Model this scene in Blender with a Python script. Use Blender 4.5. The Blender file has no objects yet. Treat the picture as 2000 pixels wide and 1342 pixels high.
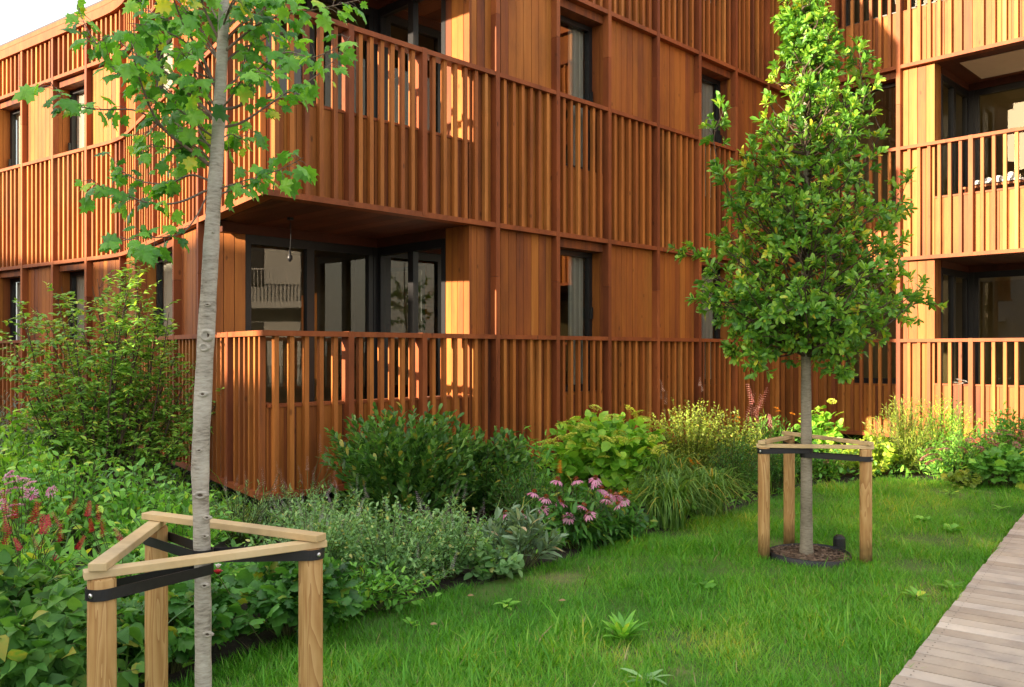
import bpy, math, random
import numpy as np
from mathutils import Vector, Matrix

random.seed(7)
rng = np.random.default_rng(11)
SC = bpy.context.scene
COL = SC.collection
EYE = 1.6
F = 1667.0
HOR = 686.0


def P(u, v, Y):
    """photo pixel at depth Y -> world point"""
    return ((u - 1000.0) / F * Y, Y, EYE + (HOR - v) / F * Y)


# ------------------------------------------------------------------ helpers
def link(name, me, mat=None, parent=None):
    o = bpy.data.objects.new(name, me)
    COL.objects.link(o)
    if mat is not None:
        for m in (mat if isinstance(mat, (list, tuple)) else [mat]):
            me.materials.append(m)
    if parent is not None:
        o.parent = parent
        # part meshes are modelled in place; only the thing's Empty sits away from the origin
        if parent.type == 'EMPTY':
            o.matrix_parent_inverse = Matrix.Translation(-parent.location)
    return o


def tag(o, label, cat, group=None):
    o['label'] = label
    o['category'] = cat
    if group:
        o['group'] = group
    return o


def thing(name, loc, label, cat, group=None):
    o = bpy.data.objects.new(name, None)
    o.empty_display_size = 0.1
    COL.objects.link(o)
    o.location = loc
    return tag(o, label, cat, group)


class MB:
    """collects faces with one random value per piece"""

    def __init__(self):
        self.v, self.f, self.r = [], [], []

    def poly(self, pts, rnd=0.5):
        i = len(self.v)
        self.v += [tuple(p) for p in pts]
        self.r += [rnd] * len(pts)
        self.f.append(tuple(range(i, i + len(pts))))

    def box8(self, c, rnd=None):
        """c: bottom 4 (ccw from above) then top 4"""
        rnd = random.random() if rnd is None else rnd
        i = len(self.v)
        self.v += [tuple(p) for p in c]
        self.r += [rnd] * 8
        for q in ((3, 2, 1, 0), (4, 5, 6, 7), (0, 1, 5, 4), (1, 2, 6, 5), (2, 3, 7, 6), (3, 0, 4, 7)):
            self.f.append(tuple(i + k for k in q))

    def box(self, fr, s0, s1, d0, d1, z0, z1, rnd=None):
        O, t, n = fr
        s0, s1 = min(s0, s1), max(s0, s1)
        d0, d1 = min(d0, d1), max(d0, d1)
        pts = [(s0, d0), (s1, d0), (s1, d1), (s0, d1)]
        if t[0] * n[1] - t[1] * n[0] < 0:
            pts = pts[::-1]
        xy = [(O[0] + t[0] * s + n[0] * d, O[1] + t[1] * s + n[1] * d) for s, d in pts]
        self.box8([(x, y, z0) for x, y in xy] + [(x, y, z1) for x, y in xy], rnd)

    def prism(self, pts, z0, z1, rnd=0.5):
        a = sum(pts[i][0] * pts[(i + 1) % len(pts)][1] - pts[(i + 1) % len(pts)][0] * pts[i][1] for i in range(len(pts)))
        if a < 0:
            pts = pts[::-1]
        n = len(pts)
        i = len(self.v)
        self.v += [(x, y, z0) for x, y in pts] + [(x, y, z1) for x, y in pts]
        self.r += [rnd] * (2 * n)
        self.f.append(tuple(i + k for k in reversed(range(n))))
        self.f.append(tuple(i + n + k for k in range(n)))
        for k in range(n):
            j = (k + 1) % n
            self.f.append((i + k, i + j, i + n + j, i + n + k))

    def tube(self, pts, rad, seg=8, rnd=None, cap=True):
        rnd = random.random() if rnd is None else rnd
        pts = [Vector(p) for p in pts]
        n = len(pts)
        base = len(self.v)
        ref = None
        for k, p in enumerate(pts):
            d = (pts[min(k + 1, n - 1)] - pts[max(k - 1, 0)]).normalized()
            if ref is None:
                ref = Vector((1, 0, 0)) if abs(d.x) < 0.8 else Vector((0, 1, 0))
            a = (ref - d * ref.dot(d)).normalized()
            ref = a
            b = d.cross(a)
            r = rad[k] if hasattr(rad, '__len__') else rad
            for j in range(seg):
                th = 2 * math.pi * j / seg
                self.v.append(tuple(p + (a * math.cos(th) + b * math.sin(th)) * r))
                self.r.append(rnd)
        for k in range(n - 1):
            for j in range(seg):
                j2 = (j + 1) % seg
                self.f.append((base + k * seg + j, base + k * seg + j2, base + (k + 1) * seg + j2, base + (k + 1) * seg + j))
        if cap:
            self.f.append(tuple(base + j for j in reversed(range(seg))))
            self.f.append(tuple(base + (n - 1) * seg + j for j in range(seg)))

    def build(self, name, mat, parent=None, smooth=False):
        me = bpy.data.meshes.new(name)
        me.from_pydata(self.v, [], self.f)
        at = me.attributes.new('rnd', 'FLOAT', 'POINT')
        at.data.foreach_set('value', np.array(self.r, dtype=np.float32))
        if smooth:
            me.polygons.foreach_set('use_smooth', [True] * len(me.polygons))
        me.update()
        return link(name, me, mat, parent)


# ------------------------------------------------------------------ node materials
def nmat(name):
    m = bpy.data.materials.new(name)
    m.use_nodes = True
    nt = m.node_tree
    nt.nodes.clear()
    out = nt.nodes.new('ShaderNodeOutputMaterial')
    return m, nt, out


def N(nt, typ, **kw):
    n = nt.nodes.new(typ)
    for k, v in kw.items():
        if k in n.inputs:
            n.inputs[k].default_value = v
        else:
            setattr(n, k, v)
    return n


def ramp(nt, stops):
    r = nt.nodes.new('ShaderNodeValToRGB')
    el = r.color_ramp.elements
    while len(el) < len(stops):
        el.new(0.5)
    for e, (p, c) in zip(el, stops):
        e.position = p
        e.color = (*c, 1)
    return r


def math_node(nt, op, a, b):
    n = N(nt, 'ShaderNodeMath', operation=op)
    for i, x in enumerate((a, b)):
        if isinstance(x, (int, float)):
            n.inputs[i].default_value = x
        else:
            nt.links.new(x, n.inputs[i])
    return n.outputs[0]


def wood_mat(name, stops, grain=(26, 26, 1.3), rough=0.62, gstr=0.5, bump=0.2, knots=True, spec=0.25):
    m, nt, out = nmat(name)
    L = nt.links
    geo = N(nt, 'ShaderNodeNewGeometry')
    att = N(nt, 'ShaderNodeAttribute', attribute_name='rnd')
    mp = N(nt, 'ShaderNodeVectorMath', operation='MULTIPLY')
    mp.inputs[1].default_value = grain
    L.new(geo.outputs['Position'], mp.inputs[0])
    add = N(nt, 'ShaderNodeVectorMath', operation='ADD')
    L.new(mp.outputs[0], add.inputs[0])
    sc = math_node(nt, 'MULTIPLY', att.outputs['Fac'], 37.0)
    L.new(sc, add.inputs[1])
    no = N(nt, 'ShaderNodeTexNoise', Scale=2.2, Detail=6.0, Roughness=0.62, Distortion=0.6)
    L.new(add.outputs[0], no.inputs['Vector'])
    no2 = N(nt, 'ShaderNodeTexNoise', Scale=0.35, Detail=3.0)
    L.new(add.outputs[0], no2.inputs['Vector'])
    g = math_node(nt, 'SUBTRACT', no.outputs['Fac'], 0.5)
    g = math_node(nt, 'MULTIPLY', g, gstr)
    g2 = math_node(nt, 'SUBTRACT', no2.outputs['Fac'], 0.5)
    g2 = math_node(nt, 'MULTIPLY', g2, 0.7)
    s = math_node(nt, 'MULTIPLY', att.outputs['Fac'], 0.62)
    s = math_node(nt, 'ADD', s, 0.19)
    s = math_node(nt, 'ADD', s, g)
    s = math_node(nt, 'ADD', s, g2)
    r = ramp(nt, stops)
    L.new(s, r.inputs[0])
    col = r.outputs[0]
    if knots:
        mk = N(nt, 'ShaderNodeVectorMath', operation='MULTIPLY')
        mk.inputs[1].default_value = (9, 9, 4.0)
        L.new(geo.outputs['Position'], mk.inputs[0])
        vo = N(nt, 'ShaderNodeTexVoronoi', Scale=0.55)
        L.new(mk.outputs[0], vo.inputs['Vector'])
        kr = ramp(nt, [(0.0, (0.3, 0.3, 0.3)), (0.055, (0.5, 0.5, 0.5)), (0.085, (1, 1, 1))])
        L.new(vo.outputs['Distance'], kr.inputs[0])
        mx = N(nt, 'ShaderNodeMix', data_type='RGBA', blend_type='MULTIPLY')
        mx.inputs['Factor'].default_value = 0.8
        L.new(col, mx.inputs['A'])
        L.new(kr.outputs[0], mx.inputs['B'])
        col = mx.outputs['Result']
    ws = N(nt, 'ShaderNodeVectorMath', operation='MULTIPLY')
    ws.inputs[1].default_value = (2.6, 2.6, 0.9)
    L.new(geo.outputs['Position'], ws.inputs[0])
    wn = N(nt, 'ShaderNodeTexNoise', Scale=1.0, Detail=5.0, Roughness=0.65)
    L.new(ws.outputs[0], wn.inputs['Vector'])
    wr = ramp(nt, [(0.28, (0.66, 0.68, 0.74)), (0.5, (1.0, 1.0, 1.0)), (0.75, (1.2, 1.18, 1.12))])
    L.new(wn.outputs['Fac'], wr.inputs[0])
    wm = N(nt, 'ShaderNodeMix', data_type='RGBA', blend_type='MULTIPLY')
    wm.inputs['Factor'].default_value = 1.0
    L.new(col, wm.inputs['A'])
    L.new(wr.outputs[0], wm.inputs['B'])
    col = wm.outputs['Result']
    b = N(nt, 'ShaderNodeBsdfPrincipled', Roughness=rough)
    b.inputs['Specular IOR Level'].default_value = spec
    L.new(col, b.inputs['Base Color'])
    bp = N(nt, 'ShaderNodeBump', Strength=bump, Distance=0.004)
    L.new(no.outputs['Fac'], bp.inputs['Height'])
    L.new(bp.outputs[0], b.inputs['Normal'])
    L.new(b.outputs[0], out.inputs[0])
    return m


def plain_mat(name, col, rough=0.6, metal=0.0, noise=0.15, scale=8.0, spec=0.4, bump=0.0):
    m, nt, out = nmat(name)
    L = nt.links
    geo = N(nt, 'ShaderNodeNewGeometry')
    no = N(nt, 'ShaderNodeTexNoise', Scale=scale, Detail=5.0, Roughness=0.6)
    L.new(geo.outputs['Position'], no.inputs['Vector'])
    r = ramp(nt, [(0.25, tuple(c * (1 - noise) for c in col)), (0.75, tuple(min(1, c * (1 + noise)) for c in col))])
    L.new(no.outputs['Fac'], r.inputs[0])
    b = N(nt, 'ShaderNodeBsdfPrincipled', Roughness=rough, Metallic=metal)
    b.inputs['Specular IOR Level'].default_value = spec
    L.new(r.outputs[0], b.inputs['Base Color'])
    if bump:
        bp = N(nt, 'ShaderNodeBump', Strength=bump, Distance=0.01)
        L.new(no.outputs['Fac'], bp.inputs['Height'])
        L.new(bp.outputs[0], b.inputs['Normal'])
    L.new(b.outputs[0], out.inputs[0])
    return m


def leaf_mat(name, c0, c1, c2, trans=0.35, rough=0.42, tcol=None, spec=0.4, dead=None):
    m, nt, out = nmat(name)
    L = nt.links
    att = N(nt, 'ShaderNodeAttribute', attribute_name='rnd')
    geo = N(nt, 'ShaderNodeNewGeometry')
    no = N(nt, 'ShaderNodeTexNoise', Scale=30.0, Detail=3.0)
    L.new(geo.outputs['Position'], no.inputs['Vector'])
    s = math_node(nt, 'SUBTRACT', no.outputs['Fac'], 0.5)
    s = math_node(nt, 'MULTIPLY', s, 0.45)
    s = math_node(nt, 'ADD', s, att.outputs['Fac'])
    yc = dead or (min(.6, c2[0] * 1.9 + .08), c2[1] * 1.05, c2[2])
    r = ramp(nt, [(0.04, c0), (0.45, c1), (0.85, c2), (0.99, yc)])
    L.new(s, r.inputs[0])
    b = N(nt, 'ShaderNodeBsdfPrincipled', Roughness=rough)
    b.inputs['Specular IOR Level'].default_value = spec
    L.new(r.outputs[0], b.inputs['Base Color'])
    tr = N(nt, 'ShaderNodeBsdfTranslucent')
    mx = N(nt, 'ShaderNodeMix', data_type='RGBA', blend_type='MULTIPLY')
    mx.inputs['Factor'].default_value = 1.0
    L.new(r.outputs[0], mx.inputs['A'])
    mx.inputs['B'].default_value = (*(tcol or (1.6, 1.5, 0.6)), 1)
    L.new(mx.outputs['Result'], tr.inputs[0])
    ms = N(nt, 'ShaderNodeMixShader')
    ms.inputs[0].default_value = trans
    L.new(b.outputs[0], ms.inputs[1])
    L.new(tr.outputs[0], ms.inputs[2])
    L.new(ms.outputs[0], out.inputs[0])
    return m


def glass_mat(name, tint=(0.80, 0.84, 0.80), base=0.10, k=1.0):
    m, nt, out = nmat(name)
    L = nt.links
    tr = N(nt, 'ShaderNodeBsdfTransparent')
    tr.inputs[0].default_value = (*tint, 1)
    gl = N(nt, 'ShaderNodeBsdfGlossy', Roughness=0.0)
    gl.inputs[0].default_value = (0.86, 0.82, 0.72, 1)
    fr = N(nt, 'ShaderNodeFresnel', IOR=1.52)
    f = math_node(nt, 'MULTIPLY', fr.outputs[0], k)
    f = math_node(nt, 'ADD', f, base)
    geo = N(nt, 'ShaderNodeNewGeometry')
    no = N(nt, 'ShaderNodeTexNoise', Scale=1.1, Detail=1.0)
    L.new(geo.outputs['Position'], no.inputs['Vector'])
    bp = N(nt, 'ShaderNodeBump', Strength=0.02, Distance=0.05)
    L.new(no.outputs['Fac'], bp.inputs['Height'])
    L.new(bp.outputs[0], gl.inputs['Normal'])
    ms = N(nt, 'ShaderNodeMixShader')
    L.new(f, ms.inputs[0])
    L.new(tr.outputs[0], ms.inputs[1])
    L.new(gl.outputs[0], ms.inputs[2])
    L.new(ms.outputs[0], out.inputs[0])
    return m


CED = [(0.03, (0.090, 0.029, 0.015)), (0.25, (0.19, 0.054, 0.014)), (0.55, (0.28, 0.090, 0.016)), (0.8, (0.345, 0.123, 0.021)), (0.98, (0.43, 0.178, 0.042))]
M_CLAD = wood_mat('cedar_boards', CED)
M_BATT = wood_mat('cedar_battens', [(0.03, (0.13, 0.040, 0.017)), (0.4, (0.27, 0.083, 0.018)), (0.7, (0.37, 0.130, 0.026)), (0.98, (0.50, 0.215, 0.056))])
M_TRIM = wood_mat('cedar_trim', [(0.05, (0.13, 0.035, 0.013)), (0.5, (0.23, 0.061, 0.017)), (0.95, (0.33, 0.105, 0.030))], grain=(9, 9, 2.0))
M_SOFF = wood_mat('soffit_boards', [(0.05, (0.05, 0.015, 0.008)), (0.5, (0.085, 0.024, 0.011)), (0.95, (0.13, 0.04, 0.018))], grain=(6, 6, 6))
M_FRAME = plain_mat('dark_frame', (0.012, 0.012, 0.013), 0.4)
M_GLASS = glass_mat('window_glass', base=0.065, k=1.15)
M_GLASS3 = glass_mat('bedroom_glass', base=0.02, k=0.35)
M_GLASS2 = glass_mat('balcony_glass', tint=(0.86, 0.84, 0.72), base=0.025, k=0.9)
M_ROOM = plain_mat('room_plaster', (0.27, 0.23, 0.14), 0.8, noise=0.05)
M_ROOMF = plain_mat('room_floor', (0.25, 0.17, 0.10), 0.5)
M_BLIND = plain_mat('blind_fabric', (0.46, 0.43, 0.39), 0.8, noise=0.06, scale=3)
M_CURT = plain_mat('curtain_linen', (0.62, 0.60, 0.55), 0.85, noise=0.05)
M_DARK = plain_mat('plinth_shadow', (0.012, 0.011, 0.010), 0.8)  # near-black colour stands in for the shadow gap under the base ledge
M_CEIL = plain_mat('ceiling_panel', (0.62, 0.50, 0.38), 0.7, noise=0.04)
M_SLAB = plain_mat('slab_plaster', (0.30, 0.26, 0.18), 0.8, noise=0.05)
M_METAL = plain_mat('roof_flashing', (0.03, 0.03, 0.035), 0.5)
M_WHITE = plain_mat('white_render', (0.42, 0.41, 0.39), 0.8, noise=0.06, scale=1.5)
M_GREY = plain_mat('grey_slab', (0.45, 0.45, 0.44), 0.7)

# ------------------------------------------------------------------ building frames
R2 = math.sqrt(0.5)
CORNER = (-2.24, 7.66)
INNER = (4.73, 14.63)
MAIN = (CORNER, (R2, R2), (R2, -R2))
RIGHT = (INNER, (R2, -R2), (-R2, -R2))
tl = Vector((-0.58, 0.815)).normalized()
LEFT1 = (CORNER, (tl.x, tl.y), (-tl.y, tl.x))
B1 = (CORNER[0] + tl.x * 6.24, CORNER[1] + tl.y * 6.24)
t2 = Vector((-0.815, 0.58)).normalized()
LEFT2 = (B1, (t2.x, t2.y), (-t2.y, t2.x))


def at(fr, s, d):
    O, t, n = fr
    return (O[0] + t[0] * s + n[0] * d, O[1] + t[1] * s + n[1] * d)


S_MAIN = [0, 0.95, 1.87, 2.94, 3.97, 4.98, 6.07, 7.13, 8.17, 9.2, 9.97]
S_RIGHT = [0, 0.80, 1.84, 2.88, 3.92, 4.96, 6.0, 7.04]
S_L1 = [0, 1.04, 2.08, 3.12, 4.16, 5.2, 6.24]
S_L2 = [0, 0.97, 2.01, 3.05, 4.09, 5.13]
Z_LEDGE = [0.25, 3.01, 6.01]
Z_RAIL = [1.74, 4.74, 7.74]
TH = 0.055
SILL = [1.08, 3.93, 6.93]
HEAD = [2.90, 5.90, 8.9]
ROOF_L, ROOF_M = 6.93, 8.5
DB = -0.088     # face of the boards behind
FLOOR = [0.78, 3.78, 6.78]

bld = thing('apartment_building', (0.0, 12.0, 0.0),
            'cedar clad apartment building with vertical battens, ledges and recessed corner balconies', 'building')


def path(d, left=True, right=True):
    pts = []
    if left:
        pts.append(at(LEFT2, 5.13, d))
        # rounded bend between the two left faces
        a, b, c = at(LEFT2, 0.55, d), None, at(LEFT1, 5.85, d)
        n1 = Vector(LEFT1[2]); n2 = Vector(LEFT2[2])
        k = d / (1 + n1.dot(n2))
        bm = Vector(B1) + (n1 + n2) * k
        for q in range(7):
            w = q / 6
            x = (1 - w) ** 2 * Vector(a) + 2 * w * (1 - w) * bm + w * w * Vector(c)
            pts.append((x.x, x.y))
    n1 = Vector(LEFT1[2]); n2 = Vector(MAIN[2])
    k = d / (1 + n1.dot(n2))
    cm = Vector(CORNER) + (n1 + n2) * k
    pts.append((cm.x, cm.y))
    n1 = Vector(MAIN[2]); n2 = Vector(RIGHT[2])
    k = d / (1 + n1.dot(n2))
    cm = Vector(INNER) + (n1 + n2) * k
    pts.append((cm.x, cm.y))
    if right:
        pts.append(at(RIGHT, 7.04, d))
    return pts


def ledge(name, z0, z1, dout=0.0, din=-0.15, mat=None):
    a, b = path(dout), path(din)
    mb = MB()
    for k in range(len(a) - 1):
        c = [b[k + 1], b[k], a[k], a[k + 1]]
        ar = sum(c[i][0] * c[(i + 1) % 4][1] - c[(i + 1) % 4][0] * c[i][1] for i in range(4))
        if ar < 0:
            c = c[::-1]
        # only outer skins: top, bottom, front, back
        i = len(mb.v)
        mb.box8([(x, y, z0) for x, y in c] + [(x, y, z1) for x, y in c], 0.35 + 0.3 * random.random())
    return mb.build(name, mat or M_TRIM, bld)


for lv in range(3):
    ledge('ledge', Z_LEDGE[lv], Z_LEDGE[lv] + TH)
    ledge('handrail', Z_RAIL[lv], Z_RAIL[lv] + 0.05) if lv < 2 else None
# top handrail only on the tall part (main and right)
mb = MB()
mb.box(MAIN, 2.94, 9.85, -0.15, 0, 7.74, 7.79)
mb.box(RIGHT, 0.0, 7.04, -0.15, 0, 7.74, 7.79)
mb.build('handrail', M_TRIM, bld)


def boards(mb, fr, s0, s1, z0, z1, dface, w=0.125, thick=0.02):
    n = max(1, round((s1 - s0) / w))
    ww = (s1 - s0) / n
    for k in range(n):
        off = random.uniform(-0.002, 0.002)
        mb.box(fr, s0 + k * ww + 0.003, s0 + (k + 1) * ww - 0.003, dface - thick + off, dface + off, z0, z1,
               rnd=min(1, max(0, random.gauss(0.5, 0.31))))
    mb.box(fr, s0, s1, dface - thick - 0.012, dface - thick - 0.003, z0, z1, 0.02)


def battens(mb, fr, s0, s1, z0, z1, n=6, w=0.044, dep=0.052, dfront=-0.028):
    sp = (s1 - s0) / (n + 1)
    for k in range(1, n + 1):
        c = s0 + sp * k
        wo = random.uniform(-0.003, 0.003)
        mb.box(fr, c - w / 2 + wo, c + w / 2 + wo, dfront - dep, dfront + random.uniform(-0.002, 0.002), z0, z1,
               rnd=min(1, max(0, random.gauss(0.55, 0.27))))


def clad_panel(fr, s0, s1, z0, z1):
    mb = MB()
    boards(mb, fr, s0, s1, z0, z1, DB)
    mb.build('cladding_panel', M_CLAD, bld)


def batten_screen(fr, s0, s1, z0, z1, n=6):
    mb = MB()
    battens(mb, fr, s0, s1, z0, z1, n)
    mb.build('batten_screen', M_BATT, bld)


def post(fr, s, z0, z1, w=0.062, d0=-0.147, d1=0.004):
    mb = MB()
    zs = [z0] + [z for z in (2.45, 5.45) if z0 < z - .3 and z < z1 - .3] + [z1]
    for a, b in zip(zs[:-1], zs[1:]):
        mb.box(fr, s - w / 2, s + w / 2, d0, d1, a + (0.004 if a != z0 else 0), b)
    mb.build('post', M_TRIM, bld)


def window(fr, s0, s1, z0, z1, rec=0.27, blind=False, stile=None, bfrac=1.0, handle=True, curtain=0):
    """black framed window set back, wooden reveals, pane, and room stuff behind"""
    fw = 0.065
    mb = MB()
    d0, d1 = -rec - 0.07, -rec
    mb.box(fr, s0, s0 + fw, d0, d1, z0, z1, .5)
    mb.box(fr, s1 - fw, s1, d0, d1, z0, z1, .5)
    mb.box(fr, s0 + fw, s1 - fw, d0, d1 - 0.002, z0, z0 + 0.085, .5)
    mb.box(fr, s0 + fw, s1 - fw, d0, d1 - 0.002, z1 - fw, z1, .5)
    if stile:
        for st in stile:
            mb.box(fr, st - 0.05, st + 0.05, d0, d1 + 0.002, z0 + 0.085, z1 - fw, .5)
    w = mb.build('window', M_FRAME, bld)
    pm = MB()
    pm.box(fr, s0 + fw - 0.01, s1 - fw + 0.01, d0 + 0.03, d0 + 0.032, z0 + 0.07, z1 - fw + 0.01, .5)
    # a pane is a single sheet: keep only its outer face
    f0 = [f for f in pm.f]
    O, t, n = fr
    a, b = at(fr, s0 + fw - 0.01, d0 + 0.03), at(fr, s1 - fw + 0.01, d0 + 0.03)
    pm = MB()
    q = [(a[0], a[1], z0 + .07), (b[0], b[1], z0 + .07), (b[0], b[1], z1 - fw + .01), (a[0], a[1], z1 - fw + .01)]
    pm.poly(q)
    pm.build('pane', M_GLASS3 if blind else M_GLASS, w)
    if handle:
        hb = MB()
        hb.box(fr, s1 - fw + 0.012, s1 - fw + 0.03, d1, d1 + 0.045, z0 + 0.95, z0 + 1.1, .5)
        hb.build('handle', M_FRAME, w)
    if blind:
        bb = MB()
        zb = z1 - (z1 - z0) * bfrac
        a, b = at(fr, s0 + fw, d0 - 0.02), at(fr, s1 - fw, d0 - 0.02)
        nst = 26
        for k in range(nst):
            x0 = [a[i] + (b[i] - a[i]) * k / nst for i in (0, 1)]
            x1 = [a[i] + (b[i] - a[i]) * (k + 1) / nst for i in (0, 1)]
            e = 0.012 * math.sin(k * 1.7)
            e2 = 0.012 * math.sin((k + 1) * 1.7)
            bb.poly([(x0[0] + n[0] * e, x0[1] + n[1] * e, zb), (x1[0] + n[0] * e2, x1[1] + n[1] * e2, zb),
                     (x1[0] + n[0] * e2, x1[1] + n[1] * e2, z1 - fw), (x0[0] + n[0] * e, x0[1] + n[1] * e, z1 - fw)])
        bb.build('blind', M_BLIND, w)
    if curtain:
        cb = MB()
        a, b = at(fr, s1 - fw - (s1 - s0) * curtain, d0 - 0.05), at(fr, s1 - fw, d0 - 0.05)
        nst = 30
        pts = []
        for k in range(nst + 1):
            e = 0.022 * math.sin(k * 1.15) + .008 * math.sin(k * 2.9)
            pts.append((a[0] + (b[0] - a[0]) * k / nst + n[0] * e, a[1] + (b[1] - a[1]) * k / nst + n[1] * e))
        for k in range(nst):
            p, q = pts[k], pts[k + 1]
            cb.poly([(p[0], p[1], z0 + .06), (q[0], q[1], z0 + .06), (q[0], q[1], z1 - .04), (p[0], p[1], z1 - .04)])
        cb.build('curtain', M_CURT, w)
    # reveals
    rv = MB()
    for (sa, sb) in ((s0 - 0.02, s0 - 0.001), (s1 + 0.001, s1 + 0.02)):
        rv.box(fr, sa, sb, -rec - 0.07, -rec * 0.55 - 0.003, z0, z1 + 0.09)
        rv.box(fr, sa, sb, -rec * 0.55 + 0.003, DB - 0.001, z0, z1 + 0.09)
    rv.box(fr, s0 - 0.02, s1 + 0.02, -rec - 0.07, DB - 0.001, z0 - 0.03, z0 - 0.001, 0.4)
    rv.box(fr, s0, s1, -rec - 0.07, DB, z1 + 0.001, z1 + 0.105, 0.0)
    rv.build('window_reveal', M_CLAD, bld)
    return w


def panel(fr, s0, s1, lv, kind, top=None, nb=6):
    """one bay of one storey: batten zone below the rail, cladding or window above"""
    zl, zr = Z_LEDGE[lv] + TH, Z_RAIL[lv]
    znext = top if top else (Z_LEDGE[lv + 1] if lv < 2 else ROOF_M)
    e = 0.031
    if kind == 'C':
        clad_panel(fr, s0, s1, zl, znext)
    elif kind == 'W':
        clad_panel(fr, s0, s1, zl, SILL[lv] - 0.03)
        window(fr, s0 + 0.035, s1 - 0.035, SILL[lv], min(HEAD[lv], znext - .1), curtain=.3 if fr is MAIN else 0)
    if s1 - s0 > 0.6:
        batten_screen(fr, s0, s1, zl, zr, nb)
    else:
        batten_screen(fr, s0, s1, zl, zr, 3 if s1 - s0 < .6 else nb)


# main facade
for lv in range(3):
    for k in range(3, 10):
        kind = 'W' if k in (4, 7) else 'C'
        panel(MAIN, S_MAIN[k], S_MAIN[k + 1], lv, kind, nb=6 if k < 9 else 3)
for s in S_MAIN[3:10]:
    post(MAIN, s, Z_LEDGE[0] - 0.003, ROOF_M - .1)
# right wing
for lv in range(3):
    panel(RIGHT, -0.1, 0.80, lv, 'C', nb=5)
    panel(RIGHT, 0.80, 1.84, lv, 'W')
    if lv < 2:
        clad_panel(RIGHT, 1.84, 2.352, Z_LEDGE[lv] + TH, Z_LEDGE[lv + 1])
        batten_screen(RIGHT, 1.84, 2.88, Z_LEDGE[lv] + TH, Z_RAIL[lv])
        batten_screen(RIGHT, 2.88, 3.92, Z_LEDGE[lv] + TH, Z_RAIL[lv])
        for q_ in (3.92, 4.96, 6.0):
            batten_screen(RIGHT, q_, q_ + 1.04, Z_LEDGE[lv] + TH, Z_RAIL[lv])
    else:
        panel(RIGHT, 1.84, 2.88, lv, 'W')
        panel(RIGHT, 2.88, 3.92, lv, 'C')
        for q_ in (3.92, 4.96, 6.0):
            panel(RIGHT, q_, q_ + 1.04, lv, 'C')
for s in (0.80, 1.84):
    post(RIGHT, s, Z_LEDGE[0] - 0.003, ROOF_M - .1)
for lv in range(2):
    for s in (2.88, 3.92, 4.96, 6.0):
        post(RIGHT, s, Z_LEDGE[lv] + .02, Z_RAIL[lv] + 0.053, d0=-0.10)
post(RIGHT, 7.01, Z_LEDGE[0] - 0.003, ROOF_M - .1)
# left wing, near face
for lv in range(2):
    zt = None
    panel(LEFT1, 2.08, 3.12, lv, 'C')
    panel(LEFT1, 5.2, 6.24 - .03, lv, 'C')
    zl, zr = Z_LEDGE[lv] + TH, Z_RAIL[lv]
    clad_panel(LEFT1, 3.12, 5.2, zl, SILL[lv] - 0.03)
    window(LEFT1, 3.15, 5.17, SILL[lv], HEAD[lv], blind=True, stile=[4.16])
    batten_screen(LEFT1, 3.12, 4.16, zl, zr)
    batten_screen(LEFT1, 4.16, 5.2, zl, zr)
    post(LEFT1, 4.16, Z_LEDGE[lv] + .02, Z_RAIL[lv] + 0.053)
    for a, b, kd in ((0.03, 0.97, 'C'), (0.97, 2.01, 'W'), (2.01, 3.05, 'C'), (3.05, 4.09, 'W'), (4.09, 5.13, 'C')):
        if kd == 'W':
            clad_panel(LEFT2, a, b, zl, SILL[lv] - 0.03)
            window(LEFT2, a + .035, b - .035, SILL[lv], HEAD[lv], blind=True)
            batten_screen(LEFT2, a, b, zl, zr)
        else:
            panel(LEFT2, a, b, lv, 'C')
# top storey zone of the left wing
for fr, a, b in [(LEFT2, 0.03, .97), (LEFT2, .97, 2.01), (LEFT2, 2.01, 3.05), (LEFT2, 3.05, 4.09), (LEFT2, 4.09, 5.13)] + \
        [(LEFT1, S_L1[k], S_L1[k + 1] - (.03 if k == 5 else 0)) for k in range(6)]:
    clad_panel(fr, a, b, 6.065, 6.70)
    batten_screen(fr, a, b, 6.065, 6.70)
for s in S_L1[2:4] + S_L1[5:]:
    post(LEFT1, s, Z_LEDGE[0] - 0.003, 6.72, w=0.062 if s < 6.2 else 0.07)
for s in (4.16, 1.04, 0.05):
    post(LEFT1, s, 6.03, 6.72)
for s in S_L2[1:]:
    post(LEFT2, s, Z_LEDGE[0] - 0.003, 6.72)
# fascia of the left wing with a dark flashing
a, b = path(0.02)[:-2], path(-0.3)[:-2]
mb, mf = MB(), MB()
for k in range(len(a) - 1):
    c = [b[k + 1], b[k], a[k], a[k + 1]]
    ar = sum(c[i][0] * c[(i + 1) % 4][1] - c[(i + 1) % 4][0] * c[i][1] for i in range(4))
    c = c if ar > 0 else c[::-1]
    mb.box8([(x, y, 6.70) for x, y in c] + [(x, y, 6.845) for x, y in c], .55)
    mb.box8([(x, y, 6.85) for x, y in c] + [(x, y, 6.925) for x, y in c], .65)
    mf.box8([(x, y, 6.926) for x, y in c] + [(x, y, 6.95) for x, y in c], .5)
mb.build('fascia', M_TRIM, bld)
mf.build('roof_flashing', M_METAL, bld)
# fascia of the tall part
mb = MB()
mb.box(MAIN, 0, 9.85, -0.3, 0.02, 8.4, 8.9)
mb.box(MAIN, 0, 2.94, -0.3, -0.12, 6.07, 8.4)
mb.box(RIGHT, 0, 7.04, -0.3, 0.02, 8.4, 8.9)
mb.build('fascia', M_TRIM, bld)


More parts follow.
